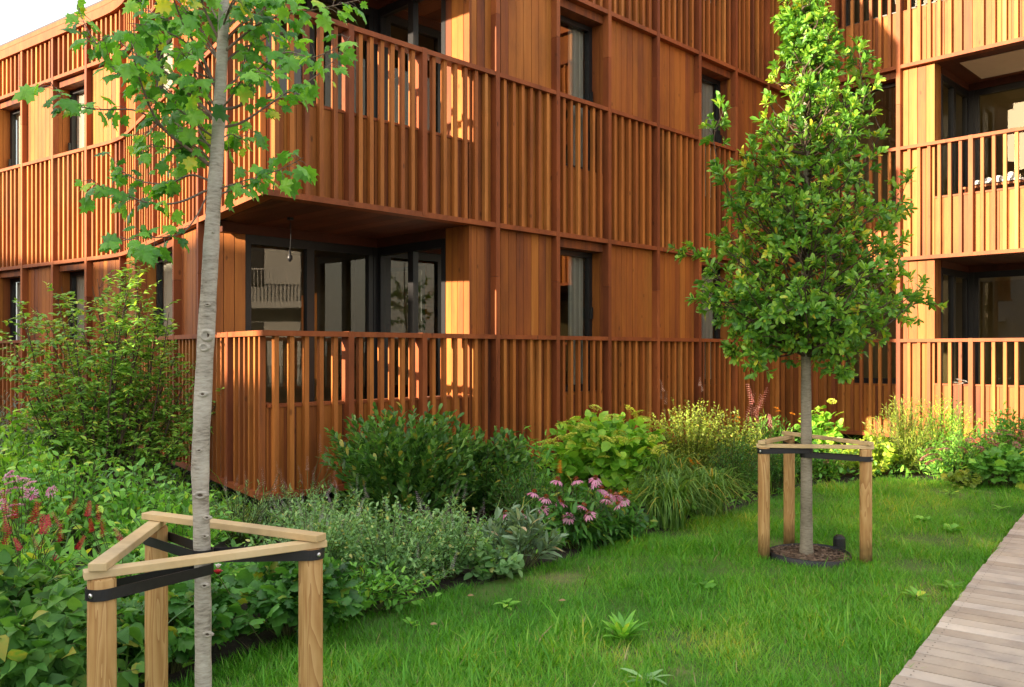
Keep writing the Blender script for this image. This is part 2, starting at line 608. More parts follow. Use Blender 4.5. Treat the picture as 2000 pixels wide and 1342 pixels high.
# corner balconies (main / left 1) and right balcony
def glazing(fr, s0, s1, d, z0, z1, mull, axis='s', sfix=None):
    """sliding glazing along s at depth d (axis s) or along depth at fixed s (axis d)"""
    fw = 0.07
    mb, pm = MB(), MB()

    def bx(a, b, za, zb, t=0.08):
        if axis == 's':
            mb.box(fr, a, b, d - t, d, za, zb, .5)
        else:
            mb.box(fr, sfix, sfix + t, -b, -a, za, zb, .5)
    bx(s0, s1, z0, z0 + 0.09, 0.081)
    bx(s0, s1, z1 - 0.1, z1, 0.081)
    xs = [s0] + list(mull) + [s1]
    bx(s0, s0 + fw, z0 + 0.09, z1 - 0.1)
    bx(s1 - fw, s1, z0 + 0.09, z1 - 0.1)
    for m_ in mull:
        bx(m_ - 0.05, m_ + 0.05, z0 + 0.09, z1 - 0.1, 0.083)
    w = mb.build('window', M_FRAME, bld)
    for a, b in zip(xs[:-1], xs[1:]):
        if axis == 's':
            p, q = at(fr, a + .02, d - .04), at(fr, b - .02, d - .04)
        else:
            p, q = at(fr, sfix + .04, -(a + .02)), at(fr, sfix + .04, -(b - .02))
        pm = MB()
        pm.poly([(p[0], p[1], z0 + .05), (q[0], q[1], z0 + .05), (q[0], q[1], z1 - .06), (p[0], p[1], z1 - .06)])
        pm.build('pane', M_GLASS2, w)


DEP = 1.80
DEPR = 1.64
for lv in range(2):
    zl, zr, zn = Z_LEDGE[lv] + TH, Z_RAIL[lv], Z_LEDGE[lv + 1]
    # battens of the corner, parapet wall behind them
    batten_screen(MAIN, 0.0, 0.95, zl, zr, 5)
    batten_screen(MAIN, 0.95, 1.87, zl, zr, 6)
    batten_screen(MAIN, 1.87, 2.94, zl, zr, 6)
    batten_screen(LEFT1, 0.02, 1.04, zl, zr, 6)
    batten_screen(LEFT1, 1.04, 2.08, zl, zr, 6)
    post(MAIN, 0.95, Z_LEDGE[lv] + .02, zr + 0.053, d0=-0.12)
    post(MAIN, 1.87, Z_LEDGE[lv] + .02, zr + 0.053, d0=-0.12)
    post(LEFT1, 1.04, Z_LEDGE[lv] + .02, zr + 0.053, d0=-0.12)
    mb = MB()
    boards(mb, MAIN, 0.14, 2.565, zl, SILL[lv], DB)
    boards(mb, LEFT1, 0.14, 2.08, zl, SILL[lv], DB)
    mb.build('parapet_wall', M_CLAD, bld)
    mb = MB()
    mb.box(MAIN, 0.12, 2.57, DB - 0.14, DB + 0.012, SILL[lv] + .002, SILL[lv] + 0.03, .5)
    mb.box(LEFT1, 0.25, 2.08, DB - 0.14, DB + 0.012, SILL[lv] + .0, SILL[lv] + 0.027, .5)
    mb.build('parapet_coping', M_TRIM, bld)
    # return wall next to the balcony (catches the sun) and the clad bay
    mb = MB()
    O = at(MAIN, 2.57, 0)
    RET = (O, (-R2, R2), (-R2, -R2))     # s runs inward, normal faces the balcony
    boards(mb, RET, 0.075, 0.485, zl, zn, 0.0, w=0.115)
    boards(mb, MAIN, 2.572, 2.94, zl, zn, DB)
    mb.build('cladding_panel', M_CLAD, bld)
    # glazing: back and side
    glazing(MAIN, 0.78, 2.51, -DEP, FLOOR[lv] + .02, HEAD[lv], [1.61])
    glazing(MAIN, 0.49, DEP, 0, FLOOR[lv] + .02, HEAD[lv], [1.13], axis='d', sfix=2.57)
    # black corner mullion
    mb = MB()
    mb.box(MAIN, 2.51, 2.65, -DEP - 0.1, -DEP + 0.01, FLOOR[lv], HEAD[lv] + .1, .5)
    mb.build('corner_mullion', M_FRAME, bld)
    # wall at the left end of the balcony
    p0 = Vector(at(MAIN, 0.78, -DEP)); p1 = Vector(at(LEFT1, 2.08, -0.16))
    dv = p1 - p0; ln = dv.length; tt = dv.normalized(); nn = Vector((tt.y, -tt.x))
    if nn.y > 0:
        nn = -nn
    EW = ((p0.x, p0.y), (tt.x, tt.y), (nn.x, nn.y))
    mb = MB()
    boards(mb, EW, 0.0, ln, FLOOR[lv], zn, 0.0, w=0.14)
    mb.build('cladding_panel', M_CLAD, bld)
    # head beam above glazing
    mb = MB()
    mb.box(MAIN, 0.5, 2.57, -DEP - .1, -DEP + 0.015, HEAD[lv] + .002, zn, .3)
    mb.box(MAIN, 2.555, 2.67, -DEP, -0.49, HEAD[lv] + .002, zn, .3)
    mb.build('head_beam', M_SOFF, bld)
    # soffit boards
    lim = lambda q: max(0.16, min(DEP - .02, 5.94 * (q - .165)))
    mb = MB()
    edges = [.19, .26, .34, .435] + [.435 + .2135 * k for k in range(1, 11)]
    for sa, sb in zip(edges[:-1], edges[1:]):
        mb.prism([at(MAIN, sa + .002, -.152), at(MAIN, sb - .002, -.152), at(MAIN, sb - .002, -lim(sb)), at(MAIN, sa + .002, -lim(sa))], zn, zn + .012, random.random())
    mb.prism([at(MAIN, .435, -DEP + .02), at(MAIN, .83, -DEP + .02), at(MAIN, .83, -DEP - .1), at(LEFT1, 2.3, -.4), at(LEFT1, 2.12, -.152), at(LEFT1, 1.78, -.152)], zn + .001, zn + .013, .4)
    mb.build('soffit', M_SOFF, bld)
    # ---- right wing balcony
    mb = MB()
    boards(mb, RIGHT, 2.354, 7.04, zl, SILL[lv], DB)
    mb.build('parapet_wall', M_CLAD, bld)
    mb = MB()
    mb.box(RIGHT, 2.352, 7.04, DB - 0.14, DB + 0.012, SILL[lv] + .002, SILL[lv] + 0.03, .5)
    mb.build('parapet_coping', M_TRIM, bld)
    O = at(RIGHT, 2.352, 0)
    RET2 = (O, (R2, R2), (R2, -R2))
    mb = MB()
    boards(mb, RET2, 0.14, 0.36, zl, zn, 0.0, w=0.11)
    mb.build('cladding_panel', M_CLAD, bld)
    glazing(RIGHT, 0.36, DEPR, 0, FLOOR[lv] + .02, HEAD[lv], [0.95], axis='d', sfix=2.28)
    glazing(RIGHT, 2.44, 7.04, -DEPR, FLOOR[lv] + .02, HEAD[lv], [3.9, 5.4])
    mb = MB()
    mb.box(RIGHT, 2.27, 2.44, -DEPR - 0.1, -DEPR + 0.012, FLOOR[lv], HEAD[lv] + .1, .5)
    mb.build('corner_mullion', M_FRAME, bld)
    mb = MB()
    mb.box(RIGHT, 2.352, 7.04, -DEPR - .1, -DEPR + 0.018, HEAD[lv] + .002, zn, .3)
    mb.box(RIGHT, 2.25, 2.366, -DEPR, -0.36, HEAD[lv] + .002, zn, .3)
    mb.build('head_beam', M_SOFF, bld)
    mb = MB()
    for k in range(23):
        mb.box(RIGHT, 2.36 + .2 * k, 2.356 + .2 * k + .2, -DEPR + .02, -0.152, zn, zn + 0.012, random.random())
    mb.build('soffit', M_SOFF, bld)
    if lv == 1:
        mb = MB()
        mb.box(RIGHT, 2.62, 7.04, -1.42, -0.36, zn - 0.012, zn - 0.004, .5)
        mb.build('ceiling_panel', M_CEIL, bld)

# floor slabs (structure behind the facade), interior walls, plinth
foot = path(-0.165)
back = [at(RIGHT, 7.04, -7), (10.5, 20.8), (6, 23.5), (-6, 22), at(LEFT2, 5.13, -4)]
for z0, z1 in ((0.32, FLOOR[0]), (3.045, FLOOR[1]), (6.045, FLOOR[2])):
    mb = MB()
    mb.prism(foot + back, z0, z1, .5)
    mb.build('floor_slab', M_SLAB, bld)
mb = MB()
mb.prism([at(MAIN, 0.0, -.31), at(MAIN, 9.4, -.31), at(RIGHT, 7.04, -.31)] + back[:3] + [(-1.5, 18.0)], 8.6, 8.75, .5)
mb.build('roof', M_METAL, bld)
mb = MB()
mb.prism(path(-0.45) + back, -0.1, 0.318, .5)
mb.build('plinth', M_DARK, bld)
for lv in range(3):
    zc = [3.044, 6.044, 8.59][lv]
    mb = MB()
    mb.box(MAIN, 1.2, 9.0, -4.4, -4.3, FLOOR[lv] + .002, zc)
    for s in (3.955, 6.2, 9.0):
        mb.box(MAIN, s, s + .08, -4.3, -0.16, FLOOR[lv] + .002, zc)
    mb.box(RIGHT, 0.6, 7.04, -5.9, -5.8, FLOOR[lv] + .002, zc)
    mb.box(RIGHT, 0.72, 0.79, -5.8, -.16, FLOOR[lv] + .002, zc)
    mb.box(RIGHT, 6.96, 7.04, -5.8, -.16, FLOOR[lv] + .002, zc)
    if lv < 2:
        mb.box(LEFT1, 5.3, 6.2, -1.3, -1.2, FLOOR[lv] + .002, zc)
        mb.box(LEFT2, 0.0, 5.1, -1.3, -1.2, FLOOR[lv] + .002, zc)
        mb.box(LEFT2, 2.5, 2.58, -1.2, -.2, FLOOR[lv] + .002, zc)
    mb.build('interior_wall', M_ROOM, bld)

# ------------------------------------------------------------------ things in the balconies
lx, ly = at(MAIN, 0.88, -1.02)
lamp = thing('pendant_lamp', (lx, ly, 3.0), 'bare bulb hanging on a thin black wire in the ground floor corner balcony', 'lamp')
mb = MB()
mb.tube([(lx, ly, 3.008), (lx, ly, 2.985)], .035, 14)
mb.build('ceiling_rose', M_FRAME, lamp)
mb = MB()
mb.tube([(lx, ly, 2.985), (lx + .006, ly, 2.82), (lx - .004, ly, 2.66)], .004, 6)
mb.build('wire', M_FRAME, lamp)
mb = MB()
mb.tube([(lx - .004, ly, 2.66), (lx - .004, ly, 2.62), (lx - .004, ly, 2.60), (lx - .004, ly, 2.57), (lx - .004, ly, 2.545)], [.012, .014, .026, .028, .008], 12)
mb.build('bulb', M_FRAME, lamp, smooth=True)
bx_, by_ = at(RIGHT, 3.0, -0.75)
bench = thing('balcony_bench', (bx_, by_, 3.78), 'low dark bench on the upper right balcony under a crumpled patterned blanket', 'bench')
mb = MB()
for k in range(3):
    mb.box(RIGHT, 2.6, 3.55, -.98 + .15 * k, -.845 + .15 * k, 4.10, 4.13)
mb.build('seat', M_TRIM, bench)
for sa in (2.64, 3.46):
    for da in (-.96, -.58):
        mb = MB()
        mb.box(RIGHT, sa, sa + .05, da, da + .05, 3.781, 4.10)
        mb.build('leg', M_TRIM, bench)
mb = MB()
nu, nv = 26, 16
for j in range(nv + 1):
    for i in range(nu + 1):
        u_, v_ = i / nu, j / nv
        hgt_ = .02 + .20 * math.sin(math.pi * u_) ** .6 * math.sin(math.pi * v_) ** .6 * (.55 + .3 * math.sin(7 * u_ + 3 * v_) + .2 * math.sin(17 * u_ - 9 * v_) + .12 * math.sin(31 * v_ + 5 * u_))
        X_, Y_ = at(RIGHT, 2.68 + .72 * u_, -.96 + .4 * v_)
        mb.v.append((X_, Y_, 4.131 + max(.004, hgt_)))
        mb.r.append(.5)
for j in range(nv):
    for i in range(nu):
        a_ = j * (nu + 1) + i
        mb.f.append((a_, a_ + 1, a_ + nu + 2, a_ + nu + 1))
M_BLANK, nt, out = nmat('patterned_blanket')
geo = N(nt, 'ShaderNodeNewGeometry')
wv_ = N(nt, 'ShaderNodeTexVoronoi', Scale=34.0)
nt.links.new(geo.outputs['Position'], wv_.inputs['Vector'])
r = ramp(nt, [(0.3, (0.02, 0.02, 0.025)), (0.42, (0.6, 0.57, 0.52))])
nt.links.new(wv_.outputs['Distance'], r.inputs[0])
b = N(nt, 'ShaderNodeBsdfPrincipled', Roughness=0.9)
nt.links.new(r.outputs[0], b.inputs['Base Color'])
nt.links.new(b.outputs[0], out.inputs[0])
tag(mb.build('blanket', M_BLANK, smooth=True), 'crumpled black and white blanket lying on the bench of the upper right balcony', 'blanket')

# ------------------------------------------------------------------ blocks outside the frame: one added to shade the garden, one seen in the panes
SUN_AZ = Vector((-0.825, -0.565)).normalized()
SUN_EL = math.radians(14.0)
QV = Vector((-SUN_AZ.y, SUN_AZ.x)) * 1.0     # (.565,-.825)
SD = 20.0
FR_N = ((SUN_AZ.x * SD, SUN_AZ.y * SD), (QV.x, QV.y), (-SUN_AZ.x, -SUN_AZ.y))   # s along q, faces the garden


def white_block(name, fr, segs, label):
    root = thing(name, (fr[0][0], fr[0][1], 0), label, 'building')
    for s0, s1, dpt, h in segs:
        mb = MB()
        mb.box(fr, s0, s1, -dpt, 0, 0, h)
        mb.build('wall', M_WHITE, root)
        nf = int(h // 2.8)
        for k in range(nf):
            z = 0.5 + k * 2.8
            x = s0 + 0.8
            while x + 1.6 < s1:
                mb = MB()
                mb.box(fr, x, x + 1.4, -0.02, 0.02, z + .5, z + 2.1)
                mb.build('window', M_FRAME, root)
                x += 2.6
            if s1 - s0 > 5:
                mb = MB()
                mb.box(fr, s0 + .4, s1 - .4, 0.0, 1.3, z - .25, z - .05)
                mb.build('balcony_slab', M_WHITE, root)
                mb = MB()
                mb.box(fr, s0 + .4, s1 - .4, 1.22, 1.27, z + .95, z + 1.0)
                for j in range(int((s1 - s0 - .8) / 0.12)):
                    mb.box(fr, s0 + .42 + j * .12, s0 + .445 + j * .12, 1.23, 1.26, z - .05, z + .95)
                mb.build('balcony_railing', M_WHITE, root)


white_block('offscreen_block', FR_N, [(-34, -9.05, 9, 8.5), (-9.05, -7.7, 9, 6.95), (-7.7, -5.5, 9, 7.5), (-5.5, 9, 9, 9.6)],  # added out of view; roof steps shaped for the shade they cast
            'white rendered apartment block with balconies across the garden on the sunny side')
FR_E = ((17.0, 6.0), (0.1, 1.0), (-1.0, 0.1))
white_block('offscreen_block', FR_E, [(-12, 9, 8, 9.5)], 'white rendered apartment block with balconies beyond the boardwalk')

# ------------------------------------------------------------------ ground
M_SOIL, nt, out = nmat('soil_mulch')
geo = N(nt, 'ShaderNodeNewGeometry')
no = N(nt, 'ShaderNodeTexNoise', Scale=22.0, Detail=8.0, Roughness=0.7)
nt.links.new(geo.outputs['Position'], no.inputs['Vector'])
r = ramp(nt, [(0.3, (0.010, 0.007, 0.005)), (0.6, (0.035, 0.024, 0.015)), (0.8, (0.08, 0.055, 0.035))])
nt.links.new(no.outputs['Fac'], r.inputs[0])
b = N(nt, 'ShaderNodeBsdfPrincipled', Roughness=0.95)
nt.links.new(r.outputs[0], b.inputs['Base Color'])
bp = N(nt, 'ShaderNodeBump', Strength=0.8, Distance=0.03)
nt.links.new(no.outputs['Fac'], bp.inputs['Height'])
nt.links.new(bp.outputs[0], b.inputs['Normal'])
nt.links.new(b.outputs[0], out.inputs[0])

M_LAWN, nt, out = nmat('lawn_turf')
geo = N(nt, 'ShaderNodeNewGeometry')
no = N(nt, 'ShaderNodeTexNoise', Scale=1.3, Detail=5.0, Roughness=0.6)
nt.links.new(geo.outputs['Position'], no.inputs['Vector'])
r = ramp(nt, [(0.3, (0.04, 0.09, 0.012)), (0.55, (0.075, 0.13, 0.02)), (0.72, (0.19, 0.17, 0.07))])
nt.links.new(no.outputs['Fac'], r.inputs[0])
b = N(nt, 'ShaderNodeBsdfPrincipled', Roughness=0.9)
nt.links.new(r.outputs[0], b.inputs['Base Color'])
nt.links.new(b.outputs[0], out.inputs[0])

mb = MB()
mb.poly([(-400, -400, -0.012), (400, -400, -0.012), (400, 400, -0.012), (-400, 400, -0.012)])
g = mb.build('ground', M_SOIL)
g['kind'] = 'structure'

DE0 = Vector((1.82, 4.07)); DDIR = Vector((0.598, 0.80)).normalized(); DN = Vector((DDIR.y, -DDIR.x))
deck_far = DE0 + DDIR * 8.5
deck_near = DE0 - DDIR * 6.5
LAWN = [(-4.2, -1.0), (-3.0, 1.8), (-2.15, 3.2), (-1.64, 4.07), (-1.08, 4.99), (-.345, 5.75), (.31, 6.44), (1.04, 7.23), (2.19, 8.49), (3.33, 9.95),
        (4.75, 10.7), (5.56, 10.3), (5.95, 9.62)]
dk = [DE0 + DDIR * t for t in (6.8, 3, 0, -3, -6.3)]
LAWN += [(p.x, p.y) for p in dk]
mb = MB()
mb.poly([(x, y, 0.0) for x, y in LAWN][::-1])
lw = mb.build('lawn', M_LAWN)
lw['kind'] = 'structure'
mb = MB()
BED = [(-7.5, 1.5), (-2.9, 1.8), (-2.12, 3.2), (-1.61, 4.07), (-1.05, 4.97), (-.32, 5.73), (.33, 6.42), (1.06, 7.21), (2.21, 8.47), (3.34, 9.9), (4.75, 10.66),
       (5.54, 10.27), (5.93, 9.6), (9.5, 9.3), (9.5, 12.0), (4.75, 15.2), (-2.2, 8.2), (-6.0, 13.3), (-11, 16.5)]
mb.poly([(x, y, 0.004) for x, y in BED])
bd = mb.build('planting_bed', M_SOIL)
bd['kind'] = 'structure'

# boardwalk
M_DECK = wood_mat('weathered_deck', [(0.0, (0.03, 0.025, 0.022)), (0.04, (0.28, 0.225, 0.175)), (0.4, (0.385, 0.325, 0.262)), (0.7, (0.45, 0.39, 0.325)), (0.98, (0.55, 0.49, 0.425))],
                  grain=(3, 3, 3), rough=0.7, gstr=0.5, bump=0.3, knots=False)
FRD = ((DE0.x, DE0.y), (DDIR.x, DDIR.y), (DN.x, DN.y))
mb = MB()
x = -6.3
while x < 9.2:
    w = 0.118
    e = random.uniform(-0.006, 0.006)
    mb.box(FRD, x, x + w, 0.02 + e, 2.3, 0.035, 0.062 + random.uniform(-.001, .001), min(1, max(0, random.gauss(.5, .27))))
    for d_ in (0.07, 0.62, 1.2, 1.75, 2.24):
        for e_ in (0.03, 0.088):
            a_, b_ = at(FRD, x + e_, d_ + e * .5)
            mb.poly([(a_ + .0045 * math.cos(q * 1.047), b_ + .0045 * math.sin(q * 1.047), 0.0636) for q in range(6)], -3.0)
    x += w + 0.008
mb.box(FRD, -6.3, 9.2, 0.05, 0.09, 0.0, 0.033, 0.0)
mb.box(FRD, -6.3, 9.2, 2.2, 2.24, 0.0, 0.033, 0.0)
o = mb.build('boardwalk', M_DECK)
o['kind'] = 'structure'


# ------------------------------------------------------------------ leaf machinery
def nrm(a):
    return a / np.maximum(np.linalg.norm(a, axis=-1, keepdims=True), 1e-9)


def tmpl_leaf(ts, ws, fold=0.25, droop=0.25, wave=0.0):
    """leaf along +y, length 1: rows of left / mid / right points"""
    V, T = [], []
    rows = []
    for k, (t, w) in enumerate(zip(ts, ws)):
        z = -droop * t * t
        if w == 0:
            rows.append((len(V),))
            V.append((0, t, z))
        else:
            wv = wave * (1 if k % 2 else -1)
            rows.append((len(V), len(V) + 1, len(V) + 2))
            V += [(-w, t, z + fold * w + wv), (0, t, z), (w, t, z + fold * w - wv)]
    for a, b in zip(rows[:-1], rows[1:]):
        if len(a) == 1 and len(b) == 3:
            T += [(a[0], b[1], b[0]), (a[0], b[2], b[1])]
        elif len(a) == 3 and len(b) == 1:
            T += [(a[0], a[1], b[0]), (a[1], a[2], b[0])]
        else:
            T += [(a[0], a[1], b[1]), (a[0], b[1], b[0]), (a[1], a[2], b[2]), (a[1], b[2], b[1])]
    return np.array(V, float), np.array(T, int)


def tmpl_fan(outline, droop=0.2, dish=0.0, wave=0.03):
    V = [(0, 0.42, 0.03)]
    for k, (x, y) in enumerate(outline):
        V.append((x, y, -droop * max(0, y) ** 2 - dish * abs(x) + wave * math.sin(k * 2.1)))
    n = len(outline)
    T = [(0, 1 + (k + 1) % n, 1 + k) for k in range(n)]
    return np.array(V, float), np.array(T, int)


def lobed(half):
    """half: right side outline from base to tip"""
    pts = [(x, y) for x, y in half]
    left = [(-x, y) for x, y in half[::-1] if x != 0]
    return pts + left


T_OVATE = tmpl_leaf([0, .12, .4, .72, 1], [0, .14, .24, .17, 0])
T_LANCE = tmpl_leaf([0, .2, .5, .8, 1], [0, .09, .13, .08, 0], fold=.3, droop=.3)
T_OBOV = tmpl_leaf([0, .25, .55, .82, 1], [0, .08, .18, .17, 0], fold=.3, droop=.22)
T_SMALL = tmpl_leaf([0, .45, 1], [0, .27, 0], fold=.3, droop=.2)
T_NARROW = tmpl_leaf([0, .5, 1], [0, .085, 0], fold=.2, droop=.25)
T_BROAD = tmpl_leaf([0, .2, .5, .8, 1], [0, .11, .21, .19, 0], fold=.25, droop=.2)
T_ROUND = tmpl_leaf([0, .12, .45, .8, 1], [0, .27, .40, .26, 0], fold=.15, droop=.3)
T_HEART = tmpl_leaf([0, .1, .32, .62, 1], [0, .25, .36, .24, 0], fold=.2, droop=.45)
T_MAPLE = tmpl_fan(lobed([(0, 0), (.16, -.10), (.30, -.05), (.24, .08), (.50, .16), (.44, .30), (.56, .50), (.36, .48), (.22, .55), (.28, .78), (.12, .76), (0, 1.0)]), droop=.35, dish=.22, wave=.05)
T_LOBED = tmpl_fan(lobed([(0, .05), (.22, -.08), (.40, .06), (.38, .2), (.56, .36), (.44, .46), (.46, .68), (.26, .68), (.2, .86), (0, .88)]), droop=.25, dish=.25, wave=.05)


def build_cloud(name, parts, mat, parent):
    """parts: list of (template, pos, dir, normal, size, rnd)"""
    VV, TT, RR = [], [], []
    base = 0
    for tm, pos, D, Nn, size, rnd in parts:
        V, T = tm
        D = nrm(D)
        Z = nrm(Nn - (Nn * D).sum(1, keepdims=True) * D)
        X = np.cross(D, Z)
        R = np.stack([X, D, Z], axis=2)
        W = np.einsum('nij,vj->nvi', R, V) * size[:, None, None] + pos[:, None, :]
        n, k = W.shape[:2]
        VV.append(W.reshape(-1, 3))
        TT.append((T[None] + (np.arange(n) * k)[:, None, None] + base).reshape(-1, 3))
        if name in ('foliage', 'crown'):
            rnd = np.where(rng.uniform(0, 1, n) < (0.008 if name == 'foliage' else 0.002), 1.5, rnd)
        RR.append(np.repeat(rnd, k))
        base += n * k
    V = np.concatenate(VV).astype(np.float32)
    T = np.concatenate(TT).astype(np.int32)
    R = np.concatenate(RR).astype(np.float32)
    me = bpy.data.meshes.new(name)
    me.vertices.add(len(V))
    me.vertices.foreach_set('co', V.ravel())
    me.loops.add(len(T) * 3)
    me.loops.foreach_set('vertex_index', T.ravel())
    me.polygons.add(len(T))
    me.polygons.foreach_set('loop_start', np.arange(0, len(T) * 3, 3, dtype=np.int32))
    me.polygons.foreach_set('loop_total', np.full(len(T), 3, dtype=np.int32))
    a = me.attributes.new('rnd', 'FLOAT', 'POINT')
    a.data.foreach_set('value', R)
    me.update(calc_edges=True)
    me.polygons.foreach_set('use_smooth', np.ones(len(T), dtype=bool))
    return link(name, me, mat, parent)


M_STEM = plain_mat('green_stem', (0.07, 0.085, 0.025), 0.6)
M_TWIG = plain_mat('brown_twig', (0.075, 0.05, 0.033), 0.8, noise=.3, scale=40)


def bush(name, label, cat, x, y, rx, ry, h, nst, nlf, tm, size, mat, group=None, hmin=0.25, tmin=0.25, up=0.35, spread=0.18,
         droop=0.0, flop=0.0, stem_mat=None, stem_r=0.004, sizej=0.3, root=None, lean=(0, 0), z0=0.0, topvar=0.25, stems=True, leafdir=0.45, whorl=1, rn=(0.5, 0.22)):
    if root is None:
        root = thing(name, (x, y, z0), label, cat, group)
    a = rng.uniform(0, 2 * math.pi, nst)
    rr = np.sqrt(rng.uniform(0, 1, nst))
    hx = rr * rx * np.cos(a)
    hy = rr * ry * np.sin(a)
    top = h * (hmin + (1 - hmin) * np.sqrt(np.maximum(0, 1 - 0.85 * rr ** 2))) * (1 - topvar * rng.uniform(0, 1, nst))
    low = rng.uniform(0, 1, nst) < 0.25
    top = np.where(low, top * rng.uniform(0.35, 0.8, nst), top)
    p0 = np.stack([x + hx * spread, y + hy * spread, np.full(nst, z0)], 1)
    p2 = np.stack([x + hx + lean[0] * top, y + hy + lean[1] * top, z0 + top], 1)
    p1 = np.stack([x + hx * (0.55 - flop * 0.25), y + hy * (0.55 - flop * 0.25), z0 + top * (0.62 + 0.5 * flop)], 1)
    t = tmin + (1 - tmin) * ((np.arange(nlf)[None] + rng.uniform(0, 1, (nst, nlf))) / nlf)
    t = np.clip(t, 0, 1)[..., None]
    q = (1 - t) ** 2 * p0[:, None] + 2 * t * (1 - t) * p1[:, None] + t * t * p2[:, None]
    tan = nrm(2 * (1 - t) * (p1 - p0)[:, None] + 2 * t * (p2 - p1)[:, None])
    pos = q.reshape(-1, 3)
    tan = tan.reshape(-1, 3)
    n = len(pos)
    rad = rng.normal(0, 1, (n, 3))
    out = np.stack([pos[:, 0] - x, pos[:, 1] - y, np.zeros(n)], 1) / max(rx, 0.05)
    D = leafdir * tan + nrm(rad) * 0.75 + out * 0.35
    D[:, 2] += up - droop
    Nn = rng.normal(0, 0.45, (n, 3)) + np.array([0, 0, 1.0])
    s = size * (1 + rng.uniform(-sizej, sizej, n)) * (0.75 + 0.35 * (1 - t.reshape(-1)))
    build_cloud('foliage', [(tm, pos, D, Nn, s, np.clip(rng.normal(rn[0], rn[1], n), 0, 1))], mat, root)
    if stems:
        mb = MB()
        for k in range(0, nst, max(1, nst // 60)):
            tt = np.linspace(0, 1, 6)[:, None]
            c = (1 - tt) ** 2 * p0[k] + 2 * tt * (1 - tt) * p1[k] + tt * tt * p2[k]
            mb.tube(c, [stem_r * (1 - .6 * w) for w in np.linspace(0, 1, 6)], 5, cap=False)
        mb.build('stem', stem_mat or M_STEM, root, smooth=True)
    return root, p2


def flowers(root, pts, meshfn, name, mat, tilt=0.35, jit=0.15, stem_from=None):
    """copies of one flower mesh as parts"""
    me = None
    first = None
    for p in pts:
        if first is None:
            first = meshfn(name, root)
            o = first
        else:
            o = first.copy()
            COL.objects.link(o)
        o.location = p
        o.rotation_euler = (random.gauss(0, tilt), random.gauss(0, tilt), random.uniform(0, 6.28))
        s = 1 + random.uniform(-jit, jit)
        o.scale = (s, s, s)
    return first


def cloud_flower(parts, mat):
    def fn(name, root):
        o = build_cloud(name, parts, mat, root)
        return o
    return fn


def A(*rows):
    return np.array(rows, float)


def ring(n, tm, size, elev, r0=0.0, z=0.0, rn=None, jit=0.1):
    th = np.arange(n) * 2 * math.pi / n + rng.uniform(-jit, jit, n)
    D = np.stack([np.cos(th), np.sin(th), np.full(n, math.tan(elev))], 1)
    pos = np.stack([np.cos(th) * r0, np.sin(th) * r0, np.full(n, z)], 1)
    Nn = np.tile(np.array([[0, 0, 1.0]]), (n, 1)) + 1e-3
    return (tm, pos, D, Nn, np.full(n, size) * rng.uniform(.85, 1.1, n), rng.uniform(.2, .9, n) if rn is None else np.full(n, rn))


# leaf materials
G_DEEP = leaf_mat('leaf_deep', (0.023, 0.083, 0.020), (0.053, 0.176, 0.029), (0.115, 0.312, 0.048))
G_MID = leaf_mat('leaf_mid', (0.055, 0.172, 0.030), (0.139, 0.374, 0.055), (0.303, 0.631, 0.087))
G_BED = leaf_mat('leaf_bed', (0.036, 0.108, 0.022), (0.072, 0.210, 0.036), (0.144, 0.324, 0.054), rough=.55, spec=.3)
G_BRIGHT = leaf_mat('leaf_bright', (0.092, 0.235, 0.024), (0.194, 0.452, 0.041), (0.409, 0.668, 0.074))
G_LIME = leaf_mat('leaf_lime', (0.135, 0.257, 0.020), (0.270, 0.432, 0.041), (0.513, 0.567, 0.068))
G_GREY = leaf_mat('leaf_grey', (0.095, 0.204, 0.073), (0.182, 0.357, 0.132), (0.328, 0.541, 0.220), rough=.6)
G_SAGE = leaf_mat('leaf_sage', (0.090, 0.165, 0.090), (0.165, 0.270, 0.158), (0.300, 0.420, 0.270), rough=.65)
G_YEL = leaf_mat('leaf_yellow', (0.095, 0.171, 0.021), (0.213, 0.315, 0.042), (0.402, 0.472, 0.084))
G_BLUE = leaf_mat('leaf_blue', (0.090, 0.135, 0.135), (0.180, 0.255, 0.240), (0.300, 0.390, 0.360), rough=.7)
G_MAPLE = leaf_mat('leaf_maple', (0.048, 0.168, 0.035), (0.120, 0.356, 0.047), (0.276, 0.587, 0.065), trans=.42, rough=.38)
G_OAK = leaf_mat('leaf_tree', (0.047, 0.147, 0.024), (0.119, 0.303, 0.033), (0.307, 0.495, 0.052), trans=.30, rough=.42)
G_GRASS = leaf_mat('grass_blade', (0.054, 0.209, 0.012), (0.117, 0.376, 0.022), (0.289, 0.481, 0.059), trans=.42, rough=.45)
G_STRAP = leaf_mat('leaf_strap', (0.046, 0.123, 0.022), (0.108, 0.246, 0.039), (0.231, 0.385, 0.077))
F_PINK = leaf_mat('petal_pink', (0.504, 0.120, 0.240), (0.696, 0.240, 0.408), (0.800, 0.480, 0.624), tcol=(1.1, 1, 1))
F_ROSE = leaf_mat('petal_rose', (0.30, 0.08, 0.08), (0.45, 0.17, 0.15), (0.60, 0.32, 0.28), tcol=(1.1, 1, 1))
F_RED = leaf_mat('petal_red', (0.26, 0.010, 0.014), (0.46, 0.024, 0.034), (0.6, 0.07, 0.08), tcol=(1.2, .8, .8))
F_CONE = leaf_mat('flower_cone', (0.08, 0.02, 0.008), (0.18, 0.05, 0.015), (0.30, 0.10, 0.02), trans=.05)
G_LAUREL = leaf_mat('leaf_laurel', (0.031, 0.094, 0.020), (0.069, 0.188, 0.035), (0.163, 0.325, 0.062), rough=.35)
F_LIME = leaf_mat('floret_lime', (0.30, 0.40, 0.03), (0.50, 0.56, 0.05), (0.66, 0.66, 0.13), tcol=(1.1, 1.1, .8))
